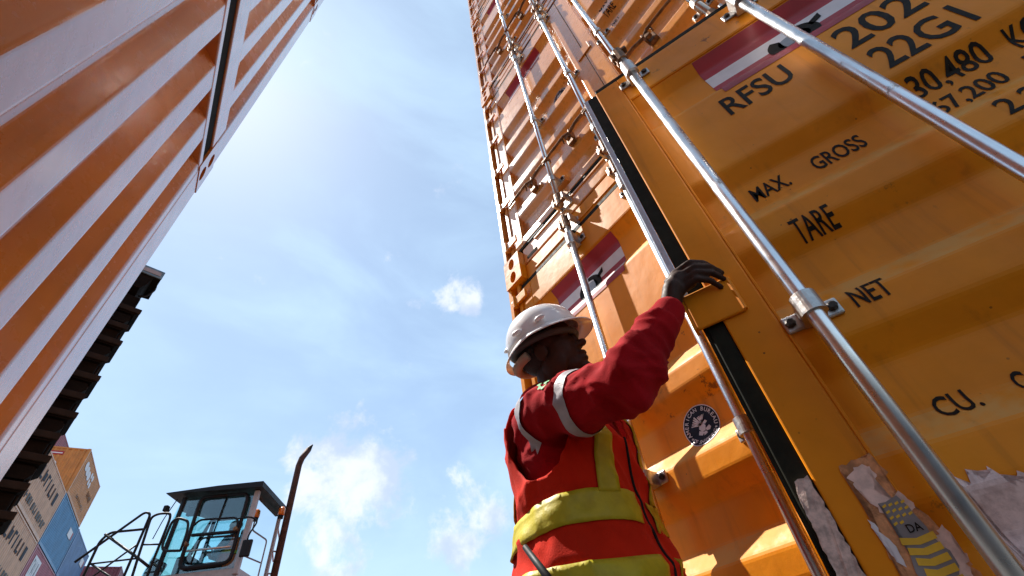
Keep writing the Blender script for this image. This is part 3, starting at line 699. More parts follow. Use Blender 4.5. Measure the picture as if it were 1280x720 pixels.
# left hand, half closed, low in front of the belly
lf = (W_L - E_L).normalized(); lw = W_L
bd.cap(lw, lw + lf * .075 + BR * .004, .028, .026)
for k in range(4):
    o = BR * (.028 - .019 * k); a = lw + lf * .085 + o; b2 = a + lf * .036 - UP * .012; c = b2 + lf * .010 - UP * .026 
    bd.cap(lw + lf * .05 + o * .8, a, .012, .0105, 10); bd.cap(a, b2, .0098, .009, 10); bd.cap(b2, c, .009, .0078, 10)
bd.cap(lw + lf * .02 + BR * .024, lw + lf * .06 + BR * .045 - UP * .01, .014, .010, 10); bd.cap(lw + lf * .06 + BR * .045 - UP * .01, lw + lf * .085 + BR * .040 - UP * .025, .010, .008, 10)
bd.cap(dp(1.222, .034, 1.352), dp(1.178, .030, 1.356), .018, .013)
bme = remeshed(bd, .0040, 2, 'body'); body = wear('body', bme, 'skin')
# --- hair below the hat
hm_ = MB(); hm_.ell(hp_(-.030, 0, .022), (.084, .075, .078), 20, 12, HR3); wear('hair', remeshed(hm_, .006, 2, 'hair'), 'hair')
# --- coverall
cv = MB()
n = 40; zs = [.70 + (1.352 - .70) * k / 30 for k in range(31)]
vs_ = [torso_pt(2 * pi * j / n, z) for z in zs for j in range(n)]
cv.add(vs_, [(i * n + j, i * n + (j + 1) % n, (i + 1) * n + (j + 1) % n, (i + 1) * n + j) for i in range(30) for j in range(n)] + [tuple(range(n))[::-1], tuple(30 * n + j for j in range(n))])
def sleeve(S, E_, W_, br):
    cv.cap(BC + UP * 1.205 + BR * br, S, .080, .078, 18); m = S.lerp(E_, .55)
    cv.cap(S, m, .075, .072, 18); cv.cap(m, E_, .072, .066, 18); q = E_.lerp(W_, .5); cv.cap(E_, q, .066, .054, 18); cv.cap(q, E_.lerp(W_, .93), .054, .041, 18)
sleeve(S_R, E_R, W_R, .10); cv.cap(S_R.lerp(E_R, .3) - UP * .012, E_R.lerp(S_R, .25) - UP * .014, .068, .064, 18); sleeve(S_L, E_L, W_L, -.10)
for hip, kn, an in LEGS: cv.cap(hip, kn, .105, .085, 18); cv.cap(kn, an, .085, .070, 18)
col = [(1.325, .070), (1.350, .076), (1.366, .076)]
for (z0, r0), (z1, r1) in zip(col, col[1:]): cv.tube([BC + UP * z0 + BF * -.004, BC + UP * z1 + BF * .0], [r0, r1], 20)
cme = remeshed(cv, .0068, 5, 'coverall')
AX = (E_R - S_R).normalized(); FX = (W_R - E_R).normalized()
def cloth(p):
    q = Vector((p.x * 5, p.y * 5, p.z * 9)); w = .010 * ridge(q) + .004 * noise.noise(p * 22)
    d1 = min((p - S_R.lerp(E_R, t)).length for t in (.0, .3, .6, .9)); d2 = min((p - E_R.lerp(W_R, t)).length for t in (.1, .4, .7, 1))
    if d1 < .13: al = (p - S_R).dot(AX); w += .011 * crease(Vector((al * 6 + 7 * p.z, 3 * p.x + 2, 8 * p.z - al * 6)), .5) + .005 * crease(Vector((al * 13 - 10 * p.z, 6 * p.x, 14 * p.z + al * 10)), .4)
    if d2 < .11: al = (p - E_R).dot(FX); w += .010 * crease(Vector((al * 10 - 8 * p.x, 7 * p.y, 8 * p.z)), .5) + .005 * crease(Vector((al * 24 + 6 * p.x, 9 * p.y, 7 * p.z)), .4)
    if (p - W_R).length < .07: w *= .35
    if p.z > 1.33 and d1 > .13: w *= .3
    return w
wrinkle(cme, cloth); sm = cme
CB = bvh_of(cme)
cover = wear('coverall', cme, 'coverall')
# --- reflective tape pressed on the sleeve (cast on to the cloth)
def tape_ring(bvh, c, ax, width, a0, a1, ref, off=.0035, n=40, m=4, far=.2, tilt=0.0):
    u = (ref - ax * ref.dot(ax)).normalized(); w = ax.cross(u); V = []; F = []
    for i in range(n + 1):
        a = a0 + (a1 - a0) * i / n; d = u * cos(a) + w * sin(a)
        for j in range(m + 1):
            o = c + ax * (width * (j / m - .5) + tilt * cos(a)); hit = bvh.ray_cast(o + d * far, -d, far * 1.1); p = hit[0] if hit[0] is not None and (hit[0] - o).length < .105 else o + d * .086
            V.append(p + d * off)
    F = [(i * (m + 1) + j, (i + 1) * (m + 1) + j, (i + 1) * (m + 1) + j + 1, i * (m + 1) + j + 1) for i in range(n) for j in range(m)]
    return MB().add(V, F)
wear('sleeve_tape', tape_ring(CB, S_R.lerp(E_R, .47), AX, .034, 0, 2 * pi, UP).mesh('sleeve_tape', True), 'silver', cover)
AX2 = (AX + BR * .55 + BF * .1).normalized()
wear('shoulder_tape', tape_ring(CB, S_R - AX2 * .008 - UP * .005, AX2, .036, radians(-150), radians(150), UP - BF * .3, far=.22, off=.007).mesh('shoulder_tape', True), 'silver', cover)
# --- embroidered green badge on the shoulder
def badge():
    nn = (BR * .62 + UP * .70 + BF * .30).normalized(); c = S_R + nn * .3 + AX * .036 - UP * .014; ax1 = AX - nn * AX.dot(nn); ax1.normalize(); ax2 = nn.cross(ax1)
    def drop(x, y):
        o = c + ax1 * x + ax2 * y; h_ = CB.ray_cast(o, -nn, 1); return (h_[0] if h_[0] is not None else o - nn * .2) + nn * .004
    mb = MB(); n = 40
    R0 = [.026 + (.005 if (k // 2) % 2 else 0) for k in range(n)]
    mb.add([drop(R0[k] * cos(2 * pi * k / n), R0[k] * sin(2 * pi * k / n)) for k in range(n)] + [drop(.020 * cos(2 * pi * k / n), .020 * sin(2 * pi * k / n)) for k in range(n)], [(k, (k + 1) % n, n + (k + 1) % n, n + k) for k in range(n)])
    for (x0, x1, y0, y1) in ((-.012, .012, -.004, .004), (-.004, .004, .004, .012), (-.004, .004, -.012, -.004)): mb.add([drop(x0, y0), drop(x1, y0), drop(x1, y1), drop(x0, y1)], [(0, 1, 2, 3)])
    return mb.mesh('green_badge')
wear('green_badge', badge(), 'green', cover)
# --- vest: a shell with deep armholes
def vest_off(phi, z): 
    flare = max(0, .95 - z) * .16
    p = torso_pt(phi, z); q = Vector((p.x * 4.5, p.y * 4.5, p.z * 5))
    return .021 + flare + .014 * crease(q + Vector((3, 1, 0)), .6) + .007 * crease(Vector((phi * 3.0 + z * 5, z * 9, 4)), .5) + .010 * noise.noise(Vector((phi * 2.2, z * 3, 4)))
nph, nz_ = 150, 96; z0v, z1v = .66, 1.325
def vest_pt(phi, z, extra=0): return torso_pt(phi, z, vest_off(phi, z) + extra)
def in_vest(phi, z):
    a, b, s = ring_at(z); x = (a + .02) * cos(phi); f = (b + .02) * sin(phi) + s
    if abs(x) > .085 and z > .99:      # armhole
        e = ((f - .022) / .108) ** 2 + ((z - 1.22) / .20) ** 2
        if e < 1 and abs(x) > .10: return False
        if z > 1.215 and abs(x) > .150: return False
    if f > .02 and z > 1.12 and abs(x) < .018 + (z - 1.12) * .32: return False   # V neck
    if z > 1.318: return False
    return True
bm = bmesh.new(); G = [[bm.verts.new(vest_pt(2 * pi * j / nph, z0v + (z1v - z0v) * i / nz_)) for j in range(nph)] for i in range(nz_ + 1)]
for i in range(nz_):
    for j in range(nph):
        zc = z0v + (z1v - z0v) * (i + .5) / nz_; pc = 2 * pi * (j + .5) / nph
        if in_vest(pc, zc): bm.faces.new((G[i][j], G[i][(j + 1) % nph], G[i + 1][(j + 1) % nph], G[i + 1][j]))
for v in [v for v in bm.verts if not v.link_faces]: bm.verts.remove(v)
# ease the cut edges
for _ in range(3):
    new = {}
    for v in bm.verts:
        if v.is_boundary:
            nb = [e.other_vert(v).co for e in v.link_edges if e.is_boundary]
            if len(nb) == 2: new[v] = v.co * .5 + (nb[0] + nb[1]) * .25
    for v, c in new.items(): v.co = c
vme = bpy.data.meshes.new('vest'); bm.to_mesh(vme); bm.free(); vme.shade_smooth()
VB = bvh_of(vme)
vest = wear('safety_vest', vme, 'vest'); so_ = vest.modifiers.new('thick', 'SOLIDIFY'); so_.thickness = .004; so_.offset = 0
def vest_patch(fn, name, nu, nv, mat, extra=.0065):
    """strip on the vest; fn(u,v) gives (phi,z) or None"""
    mb = MB(); V = [[fn(i / nu, j / nv) for j in range(nv + 1)] for i in range(nu + 1)]
    mb.add([vest_pt(p, z, extra) for row in V for p, z in row], [(i * (nv + 1) + j, (i + 1) * (nv + 1) + j, (i + 1) * (nv + 1) + j + 1, i * (nv + 1) + j + 1) for i in range(nu) for j in range(nv)])
    o = wear(name, mb.mesh(name, True), mat, vest); sd = o.modifiers.new('thick', 'SOLIDIFY'); sd.thickness = .002; return o
for zc, hh in ((.925, .036), (.795, .036)):
    vest_patch(lambda u, v: (radians(-262) + radians(344) * u, zc + hh * (2 * v - 1) + .012 * sin(u * 9 + zc * 20)), 'hivis_band', 110, 6, 'hivis')
def strap(lat, front):
    def fn(u, v):
        z = .965 + (1.30 - .965) * u; a, b, s = ring_at(z); x = lat * (1 - .25 * u) + .024 * (2 * v - 1)
        p = math.acos(max(-1, min(1, x / (a + .02)))); return (p if front else -p, z)
    return fn
for lat in (.098, -.098):
    for fr_ in (True, False): vest_patch(strap(lat, fr_), 'hivis_strap', 30, 5, 'hivis', .008)
# piping round the right armhole and the hem
def outline(name, pts, r, mat): wear(name, MB().tube(pts, r, 6).mesh(name, True), mat, vest)
outline('vest_hem', [vest_pt(2 * pi * k / 80, z0v + .004) for k in range(81)], .005, 'vest')
outline('vest_zip', [vest_pt(pi / 2, z, .003) for z in [z0v + (1.12 - z0v) * k / 30 for k in range(31)]], .004, 'blackp')
outline('side_piping', [vest_pt(radians(-75) + .05 * sin(z * 8), z, .002) for z in [.97 + .27 * k / 24 for k in range(25)]], .0035, 'vest')
# --- boots
for hip, kn, an in LEGS:
    b_ = MB(); b_.cap(an + UP * .07, an - UP * .02, .062, .058); b_.ell(an + BF * .07 - UP * .045, (.052, .052, .044)); b_.cap(an - UP * .045 - BF * .03, an - UP * .05 + BF * .11, .044, .038)
    bo_ = remeshed(b_, .009, 3, 'boot')
    for v in bo_.vertices: v.co.z = max(v.co.z, GZ + .004)
    wear('boot', bo_, 'blackp')
# --- hard hat
def hat():
    mb = MB(); V = []; n = 56; m = 16
    for i in range(m + 1):
        th = (pi / 2) * i / m
        for j in range(n):
            a = 2 * pi * j / n; rf = .134 + .004 * cos(a); r = cos(th) ** .82 if th < pi / 2 - 1e-6 else 0
            rid = 1 + (.020 if abs(sin(a)) < .16 and th > .35 else 0) * sin(th)
            V.append(hp_(-.008 + rf * r * cos(a) * rid, .112 * r * sin(a) * rid, .050 + .125 * sin(th) * rid))
    mb.add(V, [(i * n + j, i * n + (j + 1) % n, (i + 1) * n + (j + 1) % n, (i + 1) * n + j) for i in range(m) for j in range(n)])
    return mb.mesh('hard_hat', True)
hat_o = wear('hard_hat', hat(), 'white_plastic'); sdd = hat_o.modifiers.new('thick', 'SOLIDIFY'); sdd.thickness = .003; sdd.offset = -1
def brim():
    mb = MB(); n = 64; V = []
    for k, (g_, du) in enumerate(((-.004, .004), (0.0, .0), (.5, -.006), (1.0, -.012), (1.02, -.017), (.95, -.016))):
        for j in range(n):
            a = 2 * pi * j / n; front = max(0, cos(a)); ext = .015 + .026 * front ** 1.3
            rf = .138 + g_ * ext; rl = .114 + g_ * (.014 + .016 * front); V.append(hp_(-.008 + rf * cos(a), rl * sin(a), .052 + du + .016 * (1 - front) * 0 - .010 * front * max(0, g_) - .022 * max(0, -cos(a))))
    mb.add(V, [(i * n + j, i * n + (j + 1) % n, (i + 1) * n + (j + 1) % n, (i + 1) * n + j) for i in range(5) for j in range(n)])
    return mb.mesh('hat_brim', True)
br_o = wear('hat_brim', brim(), 'white_plastic', hat_o); sdd = br_o.modifiers.new('thick', 'SOLIDIFY'); sdd.thickness = .003
for f_, l_, u_ in ((.045, -.111, .078), (-.045, -.110, .078), (-.112, -.055, .07)):
    sb = MB(); sb.ell((0, 0, 0), (.020, .007, .009), 12, 8); me = sb.mesh('hat_slot', True); me.transform(Matrix.Translation(hp_(f_, l_, u_)) @ HR3.to_4x4()); wear('hat_slot', me, 'white_plastic', hat_o)
hb_ = MB(); hb_.tube([hp_(-.010 + .112 * cos(a), .092 * sin(a), .035 - .01 * cos(a)) for a in [2 * pi * k / 40 for k in range(41)]], .012, 8); wear('hat_harness', hb_.mesh('hat_harness', True), 'liner', hat_o)
nb_ = MB(); nb_.tube([hp_(-.010 + .118 * cos(a), .090 * sin(a), .0) for a in [pi * (.62 + .76 * k / 20) for k in range(21)]], .016, 8); wear('nape_strap', nb_.mesh('nape_strap', True), 'liner_pale', hat_o)
# --- two-way radio on the hip
ra = empty('two_way_radio', 'black two-way radio with stub antenna clipped at the worker hip', 'radio', (-.690, -.860, .650))
MB().box(-.018, .018, -.028, .028, -.03, .09, .006).build('radio_body', 'blackp', ra); MB().tube([(0, 0, .09), (-.010, .023, .143), (-.010, .083, .211)], [.0085, .008, .006], 10).build('antenna', 'blackp', ra, True)

# ------------------------------------------------------------------ dark lifting mast beyond the ribbed stack
MD = 7.0; ma = radians(-10.45)
mroot = empty('lifting_mast', 'dark stepped steel lifting mast rising behind the ribbed container stack', 'mast', (CAM.x + MD * sin(ma), CAM.y + MD * cos(ma), GZ), radians(10.45))
def mz(e): return .585 + MD * math.tan(radians(e)) - GZ
MB().box(-.52, -.055, -.05, .45, 0, mz(36.2), .02).build('mast_column', 'mast', mroot)
MB().box(-.053, -.025, .02, .40, 0, mz(33.5), .01).build('guide_rail', 'mast_edge', mroot)
for k, e in enumerate((34.9, 33.2, 31.7, 30.0, 28.25, 26.5, 24.9, 23.0, 21.2, 19.0, 16.9, 14.5, 12)):
    big = k % 2 == 0; sx = 0 if big else -.035
    z = mz(e); MB().prism([(-.58, 0), (-.02 + sx, 0), (.03 + sx, .04), (.03 + sx, .09), (-.58, .09)], 'y', -.10, .40).build('cross_bracket', 'mast', mroot, False, (0, 0, z - .10)); MB().box(-.58, .034 + sx, -.125, -.101, .02, .10, .008).build('bracket_plate', 'mast_edge', mroot, False, (0, 0, z - .10))
    if big: MB().prism([(-.5, 0), (-.07, 0), (-.03, .06), (-.045, .14), (-.5, .14)], 'y', -.09, .36).build('gusset', 'mast', mroot, False, (0, 0, z - .27))
    if big: MB().box(-.30, -.25, -.115, -.092, .0, .20, .01).build('chain_guard', 'mast_blue', mroot, False, (0, 0, z - .34))
zt = mz(38.9)
MB().prism([(-.55, -.40), (-.14, -.42), (-.10, -.34), (-.06, -.17), (.03, -.16), (.03, -.0), (-.55, .0)], 'y', -.12, .42).build('crosshead', 'mast', mroot, False, (0, 0, zt))
MB().box(-.55, .034, -.145, -.121, -.15, .002, .008).build('crosshead_plate', 'mast_blue', mroot, False, (0, 0, zt)); MB().box(-.40, .0, -.152, -.146, -.11, -.04).build('plate_label', 'grey_decal', mroot, False, (0, 0, zt))
MB().rtube([(-.10, .1, -.40), (-.02, .1, -.36), (.03, .1, -.20), (.02, .1, -.12)], .016, 8, .04).build('hydraulic_hose', 'blackp', mroot, True, (0, 0, zt))

# ------------------------------------------------------------------ cab of the handling machine
K0 = Vector((-.01, 7.78, GZ)); KA = Vector((-.843, .537, 0)); KB = Vector((.537, .843, 0))
MK = Matrix(((KA.x, KB.x, 0, K0.x), (KA.y, KB.y, 0, K0.y), (0, 0, 1, K0.z), (0, 0, 0, 1)))
veh = empty('container_handler', 'container handling machine with black-roofed teal-glazed cab and tube handrails', 'machine', K0)
def vp_(mb, name, mat, parent=None, smooth=False):     # local: x = along cab side (away to its front), y = depth, z above ground
    me = mb.mesh(name, smooth); L = MK.copy(); L.translation = (0, 0, 0); me.transform(L); return put(name, me, mat, parent or veh)
zg = lambda z: z - GZ
ZF, ZR = zg(2.55), zg(4.24)
ca, cb_, cc, ce = .10, 1.36, .08, 1.30          # cab footprint
vp_(MB().prism([(ca - .02, zg(2.3)), (cb_ + .22, zg(2.3)), (cb_ + .22, zg(2.95)), (cb_ + .02, zg(3.0)), (ca - .02, zg(3.0))], 'y', cc + .01, ce - .01), 'cab_lower_body', 'cab_grey')
vp_(MB().box(ca - .1, cb_ + .4, cc - .5, ce + .2, zg(1.9), zg(2.295), .03), 'deck', 'cab_red')
for x, y, w in ((ca, cc, .085), (cb_, cc, .06), (ca, ce, .07), (cb_, ce, .06)):
    vp_(MB().box(x - w / 2, x + w / 2, y - w / 2, y + w / 2, zg(2.9), ZR, .012), 'cab_post', 'cab_grey' if x == ca else 'cab_black')
roof = vp_(MB().add([(-.04, -.10, ZR), (1.60, -.10, ZR + .02), (1.60, 1.42, ZR + .02), (-.04, 1.42, ZR), (-.03, -.10, ZR + .10), (.75, -.10, ZR + .09), (1.62, -.10, ZR + .04), (-.03, 1.42, ZR + .10), (.75, 1.42, ZR + .09), (1.62, 1.42, ZR + .04)],
           [(0, 1, 2, 3), (4, 5, 8, 7), (5, 6, 9, 8), (0, 4, 5, 6, 1), (3, 2, 9, 8, 7), (0, 3, 7, 4), (1, 6, 9, 2)]), 'cab_roof', 'cab_black')
vp_(MB().box(ca + .05, cb_ - .03, cc + .006, cc + .014, zg(3.0), ZR - .02), 'side_window', 'glass'); vp_(MB().box(ca + .05, cb_ - .03, ce - .014, ce - .006, zg(3.0), ZR - .02), 'side_window', 'glass')
vp_(MB().box(ca - .004, ca + .004, cc + .05, ce - .05, zg(3.0), ZR - .02), 'rear_window', 'glass')
vp_(MB().add([(cb_ + .02, cc + .03, ZR), (cb_ + .02, ce - .03, ZR), (cb_ + .24, ce - .03, zg(2.95)), (cb_ + .24, cc + .03, zg(2.95)), (cb_ + .03, cc + .03, ZR), (cb_ + .03, ce - .03, ZR), (cb_ + .25, ce - .03, zg(2.95)), (cb_ + .25, cc + .03, zg(2.95))], [(0, 1, 2, 3), (7, 6, 5, 4), (0, 4, 5, 1), (1, 5, 6, 2), (2, 6, 7, 3), (3, 7, 4, 0)]), 'windscreen', 'glass')
vp_(MB().add([(cb_ + .035, cc, ZR), (cb_ + .235, cc, zg(2.95)), (cb_ + .03, cc, zg(2.95)), (cb_ + .035, cc + .006, ZR), (cb_ + .235, cc + .006, zg(2.95)), (cb_ + .03, cc + .006, zg(2.95))], [(0, 1, 2), (5, 4, 3), (0, 3, 4, 1), (1, 4, 5, 2), (2, 5, 3, 0)]), 'quarter_window', 'glass')
def bar(name, pts, r, y, mat='cab_black', rad=.08, parent=None): return vp_(MB().rtube([(a, y, zg(z)) for a, z in pts], r, 8, rad), name, mat, parent, True)
door = bar('door_frame', [(.60, 4.20), (.24, 4.20), (.23, 3.08), (1.02, 3.06), (1.06, 4.20), (.60, 4.20)], .032, cc - .03, 'cab_black', .12)
bar('window_divider', [(.62, 4.2), (.66, 3.5)], .012, cc - .01, 'cab_black', .05, door)
bar('door_rail', [(1.0, 3.68), (.92, 3.79), (.31, 3.77), (.25, 3.69), (.26, 3.5)], .018, cc - .09, 'cab_black', .06, door)
bar('door_rail', [(.96, 3.55), (.26, 3.54)], .028, cc - .08, 'cab_black', .05, door); bar('door_rail', [(.82, 3.1), (.80, 3.49), (.27, 3.48)], .016, cc - .08, 'cab_black', .08, door); bar('door_rail', [(.96, 3.31), (.26, 3.31)], .018, cc - .08, 'bracket', .05, door)
bar('mirror_arm', [(.24, 3.72), (.05, 3.74), (-.12, 3.66), (-.02, 3.45), (-.02, 3.35)], .014, cc - .16); vp_(MB().box(-.12, .04, cc - .2, cc - .14, zg(3.1), zg(3.36), .02), 'mirror', 'cab_black')
for x, z in ((1.02, 3.42), (.26, 3.58)): vp_(MB().tube([(x, cc - .12, zg(z)), (x, cc - .02, zg(z))], .035, 10), 'door_hinge', 'rust')
# handrails
for nm, pts in (('handrail', [(2.45, 3.22), (1.70, 3.90), (1.60, 3.86), (1.60, 3.61), (1.61, 2.4)]), ('handrail', [(2.21, 2.4), (2.22, 3.50), (2.12, 3.62), (1.60, 3.62)]), ('handrail', [(2.20, 3.17), (1.53, 3.18)]), ('handrail', [(2.19, 3.60), (1.53, 3.20), (1.30, 3.05)]),
                ('handrail', [(2.40, 2.70), (1.60, 3.40)]), ('handrail', [(2.19, 3.17), (1.5, 2.78)]), ('handrail', [(1.42, 2.4), (1.51, 3.19), (1.57, 3.80), (1.47, 3.85), (1.28, 3.84), (1.25, 3.75), (1.26, 2.4)]), ('handrail', [(1.54, 3.38), (1.27, 3.36)]),
                ('handrail', [(.89, 3.23), (1.15, 3.25), (1.21, 3.33), (1.20, 3.70), (1.12, 3.75), (.93, 3.68), (.89, 3.5), (.89, 3.23)])):
    bar(nm, pts, .020 if len(pts) > 2 else .014, -.30, 'cab_black', .07)
vp_(MB().box(.86, 2.5, -.36, -.24, zg(2.3), zg(2.42), .01), 'platform_edge', 'cab_black')
# interior and roof gear
vp_(MB().box(.30, .75, .45, .95, zg(2.95), zg(3.2), .05).box(.28, .40, .47, .93, zg(3.1), zg(3.75), .05), 'seat', 'blackp'); vp_(MB().box(1.05, 1.30, .35, 1.0, zg(2.9), zg(3.35), .04), 'console', 'cab_black')
vp_(MB().rtube([(1.05, .65, zg(3.35)), (.92, .65, zg(3.45))], .02), 'steering_column', 'blackp'); vp_(MB().tube([(.92 + .05 * sin(a) * 1.0, .65 + .17 * cos(a), zg(3.46) + .10 * sin(a)) for a in [2 * pi * k / 20 for k in range(21)]], .014, 6), 'steering_wheel', 'blackp')
vp_(MB().box(1.18, 1.30, .16, .24, zg(3.95), zg(4.12), .02), 'work_lamp', 'blackp'); vp_(MB().rtube([(1.30, .2, ZR - .02), (1.22, .2, zg(4.1))], .012), 'lamp_arm', 'blackp'); vp_(MB().box(1.55, 1.62, -.02, .08, zg(4.0), zg(4.10), .015), 'wiper_motor', 'blackp'); vp_(MB().rtube([(1.5, .1, ZR), (1.62, .12, zg(3.9)), (1.68, .14, zg(3.6))], .008), 'wiper_arm', 'blackp')
# exhaust and beacon
def wl(p): return MK.inverted() @ Vector(p)
ex = [wl(p) for p in ((.60, 8.18, 1.6), (.605, 8.18, 4.93), (.63, 8.175, 5.08), (.72, 8.15, 5.28))]
vp_(MB().tube(ex, [.062, .060, .060, .058], 14), 'exhaust_pipe', 'exhaust', None, True); vp_(MB().tube([ex[3], ex[3] + (ex[3] - ex[2]).normalized() * .10 + Vector((-.02, 0, .02))], [.058, .012], 14), 'exhaust_tip', 'blackp')
bq = wl((.52, 8.36, 4.02)); bc = vp_(MB().tube([bq, bq + Vector((0, 0, .03)), bq + Vector((0, 0, .12)), bq + Vector((0, 0, .15))], [.055, .062, .058, .03], 14), 'beacon', 'beacon', None, True); vp_(MB().tube([bq - Vector((0, 0, .06)), bq], .05, 12), 'beacon_base', 'blackp', bc)
vp_(MB().rtube([bq - Vector((0, 0, .05)), bq - Vector((.0, .0, .22)), Vector((-.02, 1.25, zg(3.75))), Vector((-.02, 1.25, zg(3.0)))], .014), 'beacon_bracket', 'cab_grey')
for z in (3.0, 3.35): vp_(MB().rtube([Vector((-.02, 1.2, zg(z))), wl((.50, 8.25, z + .02)), wl((.59, 8.2, z))], .014), 'exhaust_bracket', 'cab_grey')
vp_(MB().box(-2.2, 2.6, -.2, 2.4, zg(.75), zg(1.9), .08), 'chassis', 'cab_red')
for x in (-1.6, 1.7):
    for y in (-.35, 2.2):
        w_ = vp_(MB().tube([(x, y - .05, .78), (x, y + .0, .78), (x, y + .4, .78), (x, y + .45, .78)], [.68, .78, .78, .68], 28), 'wheel', 'tyre'); vp_(MB().tube([(x, y - .065, .78), (x, y - .03, .78)], .36, 20), 'rim', 'cab_grey', w_)
# driver
dr = empty('person', 'driver in orange vest and pale cap seated inside the machine cab', 'person', K0 + KA * .50 + KB * .50 + UP * zg(3.12))
dl = MB(); dl.cap((0, 0, .05), (0, 0, .40), .15, .13); dl.cap((0, -.17, .42), (0, .17, .42), .06, .06); dl.cap((0, 0, .45), (0.02, 0, .56), .05, .05); dl.ell((.02, 0, .65), (.095, .075, .115)); dl.ell((.11, 0, .64), (.02, .015, .02))
for s in (-1, 1): dl.cap((0, s * .19, .42), (.12, s * .24, .18), .055, .045); dl.cap((.12, s * .24, .18), (.36, s * .12, .24), .045, .035); dl.cap((.02, s * .1, .02), (.42, s * .12, .02), .08, .07); dl.cap((.42, s * .12, .02), (.46, s * .12, -.28), .065, .05)
L3 = MK.copy(); L3.translation = (0, 0, 0)
me = remeshed(dl, .012, 3, 'body'); me.transform(L3); put('body', me, 'skin', dr)
dv = MB(); dv.cap((0, 0, .05), (0, 0, .38), .175, .155); dv.cap((0, -.15, .40), (0, .15, .40), .075, .075); me = remeshed(dv, .014, 3, 'vest'); me.transform(L3); vo = put('safety_vest', me, 'driver_vest', dr)
for s in (-1, 1):
    q = MB(); q.cap((0, s * .19, .42), (.12, s * .24, .18), .066, .058); me = remeshed(q, .012, 2, 'sleeve'); me.transform(L3); put('sleeve', me, 'mast_blue', dr)
q = MB(); q.tube([(0, 0, .20), (0, 0, .25)], .184, 24); me = q.mesh('hivis_band'); me.transform(L3); put('hivis_band', me, 'hivis', vo)
q = MB(); q.ell((.015, 0, .70), (.115, .095, .085)); me = remeshed(q, .012, 2, 'cap'); me.transform(L3); put('cap', me, 'cab_grey', dr)

# ------------------------------------------------------------------ far stacks of containers
far_mats = {}
def fmat(name, col):
    if name not in far_mats: far_mats[name] = paint('far_paint_' + name, col, rough=.42, specks=False, coat=.1, dustw=.2)
    return far_mats[name]
FC = {'orange': (.56, .20, .03), 'salmon': (.62, .33, .19), 'blue': (.05, .20, .38), 'pink': (.36, .07, .10), 'maroon': (.22, .05, .07), 'navy': (.10, .19, .36), 'grey': (.35, .35, .36), 'green': (.06, .18, .10)}
def far_body():
    mb = MB(); L, W = DL, DW
    P = corr_wall(.14, L - .14, 0, 1, .28, .10, .05, .036); n = len(P); z0, z1 = .15, H - .10
    mb.add([(-.012 - d, a, z) for z in (z0, z1) for a, d in P], [(i, i + 1, n + i + 1, n + i) for i in range(n - 1)])          # long side facing +x at x=0
    mb.add([(-W + .012 + d, a, z) for z in (z0, z1) for a, d in P], [(i, i + 1, n + i + 1, n + i) for i in range(n - 1)])
    Q = corr_wall(-W + .14, -.14, 0, 1, .28, .10, .05, .05); n = len(Q)
    mb.add([(a, .012 + d, z) for z in (z0, z1) for a, d in Q], [(i, i + 1, n + i + 1, n + i) for i in range(n - 1)])
    mb.add([(a, L - .012 - d, z) for z in (z0, z1) for a, d in Q], [(i, i + 1, n + i + 1, n + i) for i in range(n - 1)])
    mb.box(-W + .05, -.05, .05, L - .05, .12, H - .05)
    return mb.mesh('body')
def far_frame():
    mb = MB(); L, W = DL, DW
    for x in (-.15, -W): 
        for y in (0, L - .15): mb.box(x, x + .15, y, y + .15, 0, H - .012)
    for x in (-.06, -W):
        mb.box(x, x + .06, .151, L - .151, .03, .17); mb.box(x, x + .06, .151, L - .151, H - .10, H - .035)
    for y in (0, L - .06): mb.box(-W + .151, -.151, y, y + .06, .03, .17); mb.box(-W + .151, -.151, y, y + .06, H - .12, H - .035)
    return mb.mesh('frame')
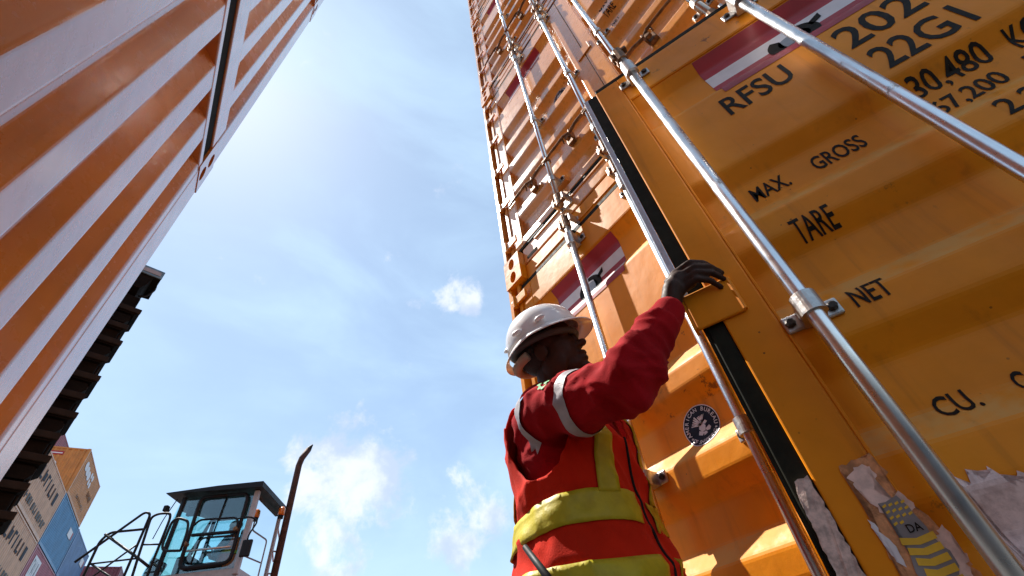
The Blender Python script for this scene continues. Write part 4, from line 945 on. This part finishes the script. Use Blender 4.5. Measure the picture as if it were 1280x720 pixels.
def far_container(loc, rot, col, label, logo=None, group='containers in the far yard stacks'):
    root = empty('shipping_container', label, 'container', loc, rot, group)
    m_ = fmat(col, FC[col]); bmh = cached(('fb', col), far_body); put('body', bmh, m_, root); put('frame', cached(('ff', col), far_frame), m_, root)
    def q(name, pts, mat): 
        mb = MB(); n = len(pts); mb.add([(.006, a, z) for a, z in pts] + [(-.003, a, z) for a, z in pts], [tuple(range(n)), tuple(range(n, 2 * n))[::-1]] + [(i, (i + 1) % n, n + (i + 1) % n, n + i) for i in range(n)]); mb.build(name, mat, root)
    def rect(name, a0, a1, z0, z1, mat): q(name, [(a0, z0), (a1, z0), (a1, z1), (a0, z1)], mat)
    rnd = random.Random(hash(label) % 1000)
    def letters(a0, a1, z0, z1, n, mat, seed=1):
        rr = random.Random(seed); w = (a1 - a0) / n
        for i in range(n):
            x = a0 + i * w; rect('letter_stroke', x, x + w * .22, z0, z1, mat); 
            if rr.random() < .7: rect('letter_stroke', x + w * .24, x + w * .66, z1 - .12 if rr.random() < .5 else z0, z1 if rr.random() < 0 else (z1 if rr.random() < .5 else z0 + .12), mat)
    if logo == 'letters': letters(.9, 5.3, 1.55, 2.15, 7, 'navy', 3); letters(.6, 5.6, .45, .78, 12, 'bolt', 9)
    if logo == 'panel': rect('white_panel', .7, 2.3, 1.35, 2.35, 'white_decal'); letters(.85, 2.15, 1.5, 2.2, 4, 'mast_blue', 4)
    if logo == 'badge': rect('white_mark', 4.2, 5.2, 1.7, 2.15, 'white_decal'); rect('red_mark', 5.25, 5.5, 1.75, 2.15, 'red_decal')
    if logo == 'emblems':
        for k in range(3): q('white_emblem', [(1.0 + k * .62 + .36 * cos(2 * pi * j / 16), 2.0 - .05 * k + .26 * sin(2 * pi * j / 16)) for j in range(16)], 'white_decal')
        for k in range(4): q('white_emblem', [(2.9 + (k % 2) * .5 + .20 * cos(2 * pi * j / 12), 1.75 + (k // 2) * .42 + .18 * sin(2 * pi * j / 12)) for j in range(12)], 'white_decal')
        letters(4.0, 5.4, 1.25, 1.6, 5, 'rust', 2); letters(2.0, 4.8, .5, .7, 9, 'rust', 5)
    return root
FROT = math.atan2(-.127, .992); FU = Vector((.127, .992, 0)).normalized(); FV = Vector((-FU.y, FU.x, 0)); P0 = Vector((-6.41, 35.33, GZ))
def stack(base, cols, tops, where):
    for k, c in enumerate(cols):
        lab, lg = tops.get(k, ('%s container in the %s, tier %s from the ground' % (c, where, ['one', 'two', 'three', 'four', 'five', 'six', 'seven'][k]), None))
        far_container(base + UP * (H * k + .002), FROT, c, lab, lg)
stack(P0, ['grey', 'green', 'maroon', 'pink', 'blue', 'orange'], {5: ('far orange container with round white emblems atop the blue one', 'emblems'), 4: ('far ribbed blue container directly under the emblem-marked orange one', 'badge'), 3: ('far pinkish red container with white label panel under the ribbed blue one', 'panel')}, 'far stack topped by orange')
stack(P0 - FU * 6.2, ['blue', 'grey', 'pink', 'salmon', 'salmon'], {4: ('far salmon container with dark lettering level with the ribbed blue one', 'letters'), 3: ('far salmon container with dark lettering beneath another salmon container', 'letters')}, 'far salmon-topped stack')
stack(P0 + FV * 3.0 + FU * 2.0, ['grey', 'blue', 'green', 'grey', 'orange', 'pink', 'maroon'], {6: ('far maroon container rising behind the emblem-marked orange one', None)}, 'far maroon-topped stack')
stack(P0 + FU * 6.3, ['grey', 'orange', 'green', 'pink', 'navy'], {4: ('far pale navy container behind the ribbed blue one', 'badge')}, 'far navy-topped stack')
fb = P0 + FU * 15 - FV * 1.9
stack(fb, ['blue', 'grey', 'green', 'pink', 'maroon'], {4: ('far dark maroon container showing beyond the handrails', None)}, 'farthest stack')
# end wall marks of the orange top container
root = [o for o in bpy.data.objects if o.get('label', '').startswith('far orange container with round')][0]
for x0, x1, z0, z1, mat in ((-2.0, -1.2, 2.2, 2.42, 'red_decal'), (-1.95, -1.25, 2.27, 2.33, 'white_decal')): MB().box(x0, x1, .002 if mat == 'red_decal' else -.004, .010, z0, z1).build('end_mark', mat, root)
MB().prism([(-1.5 + .24 * cos(2 * pi * k / 16), 1.6 + .24 * sin(2 * pi * k / 16)) for k in range(16)], 'y', .001, .010).build('end_emblem', 'white_decal', root)
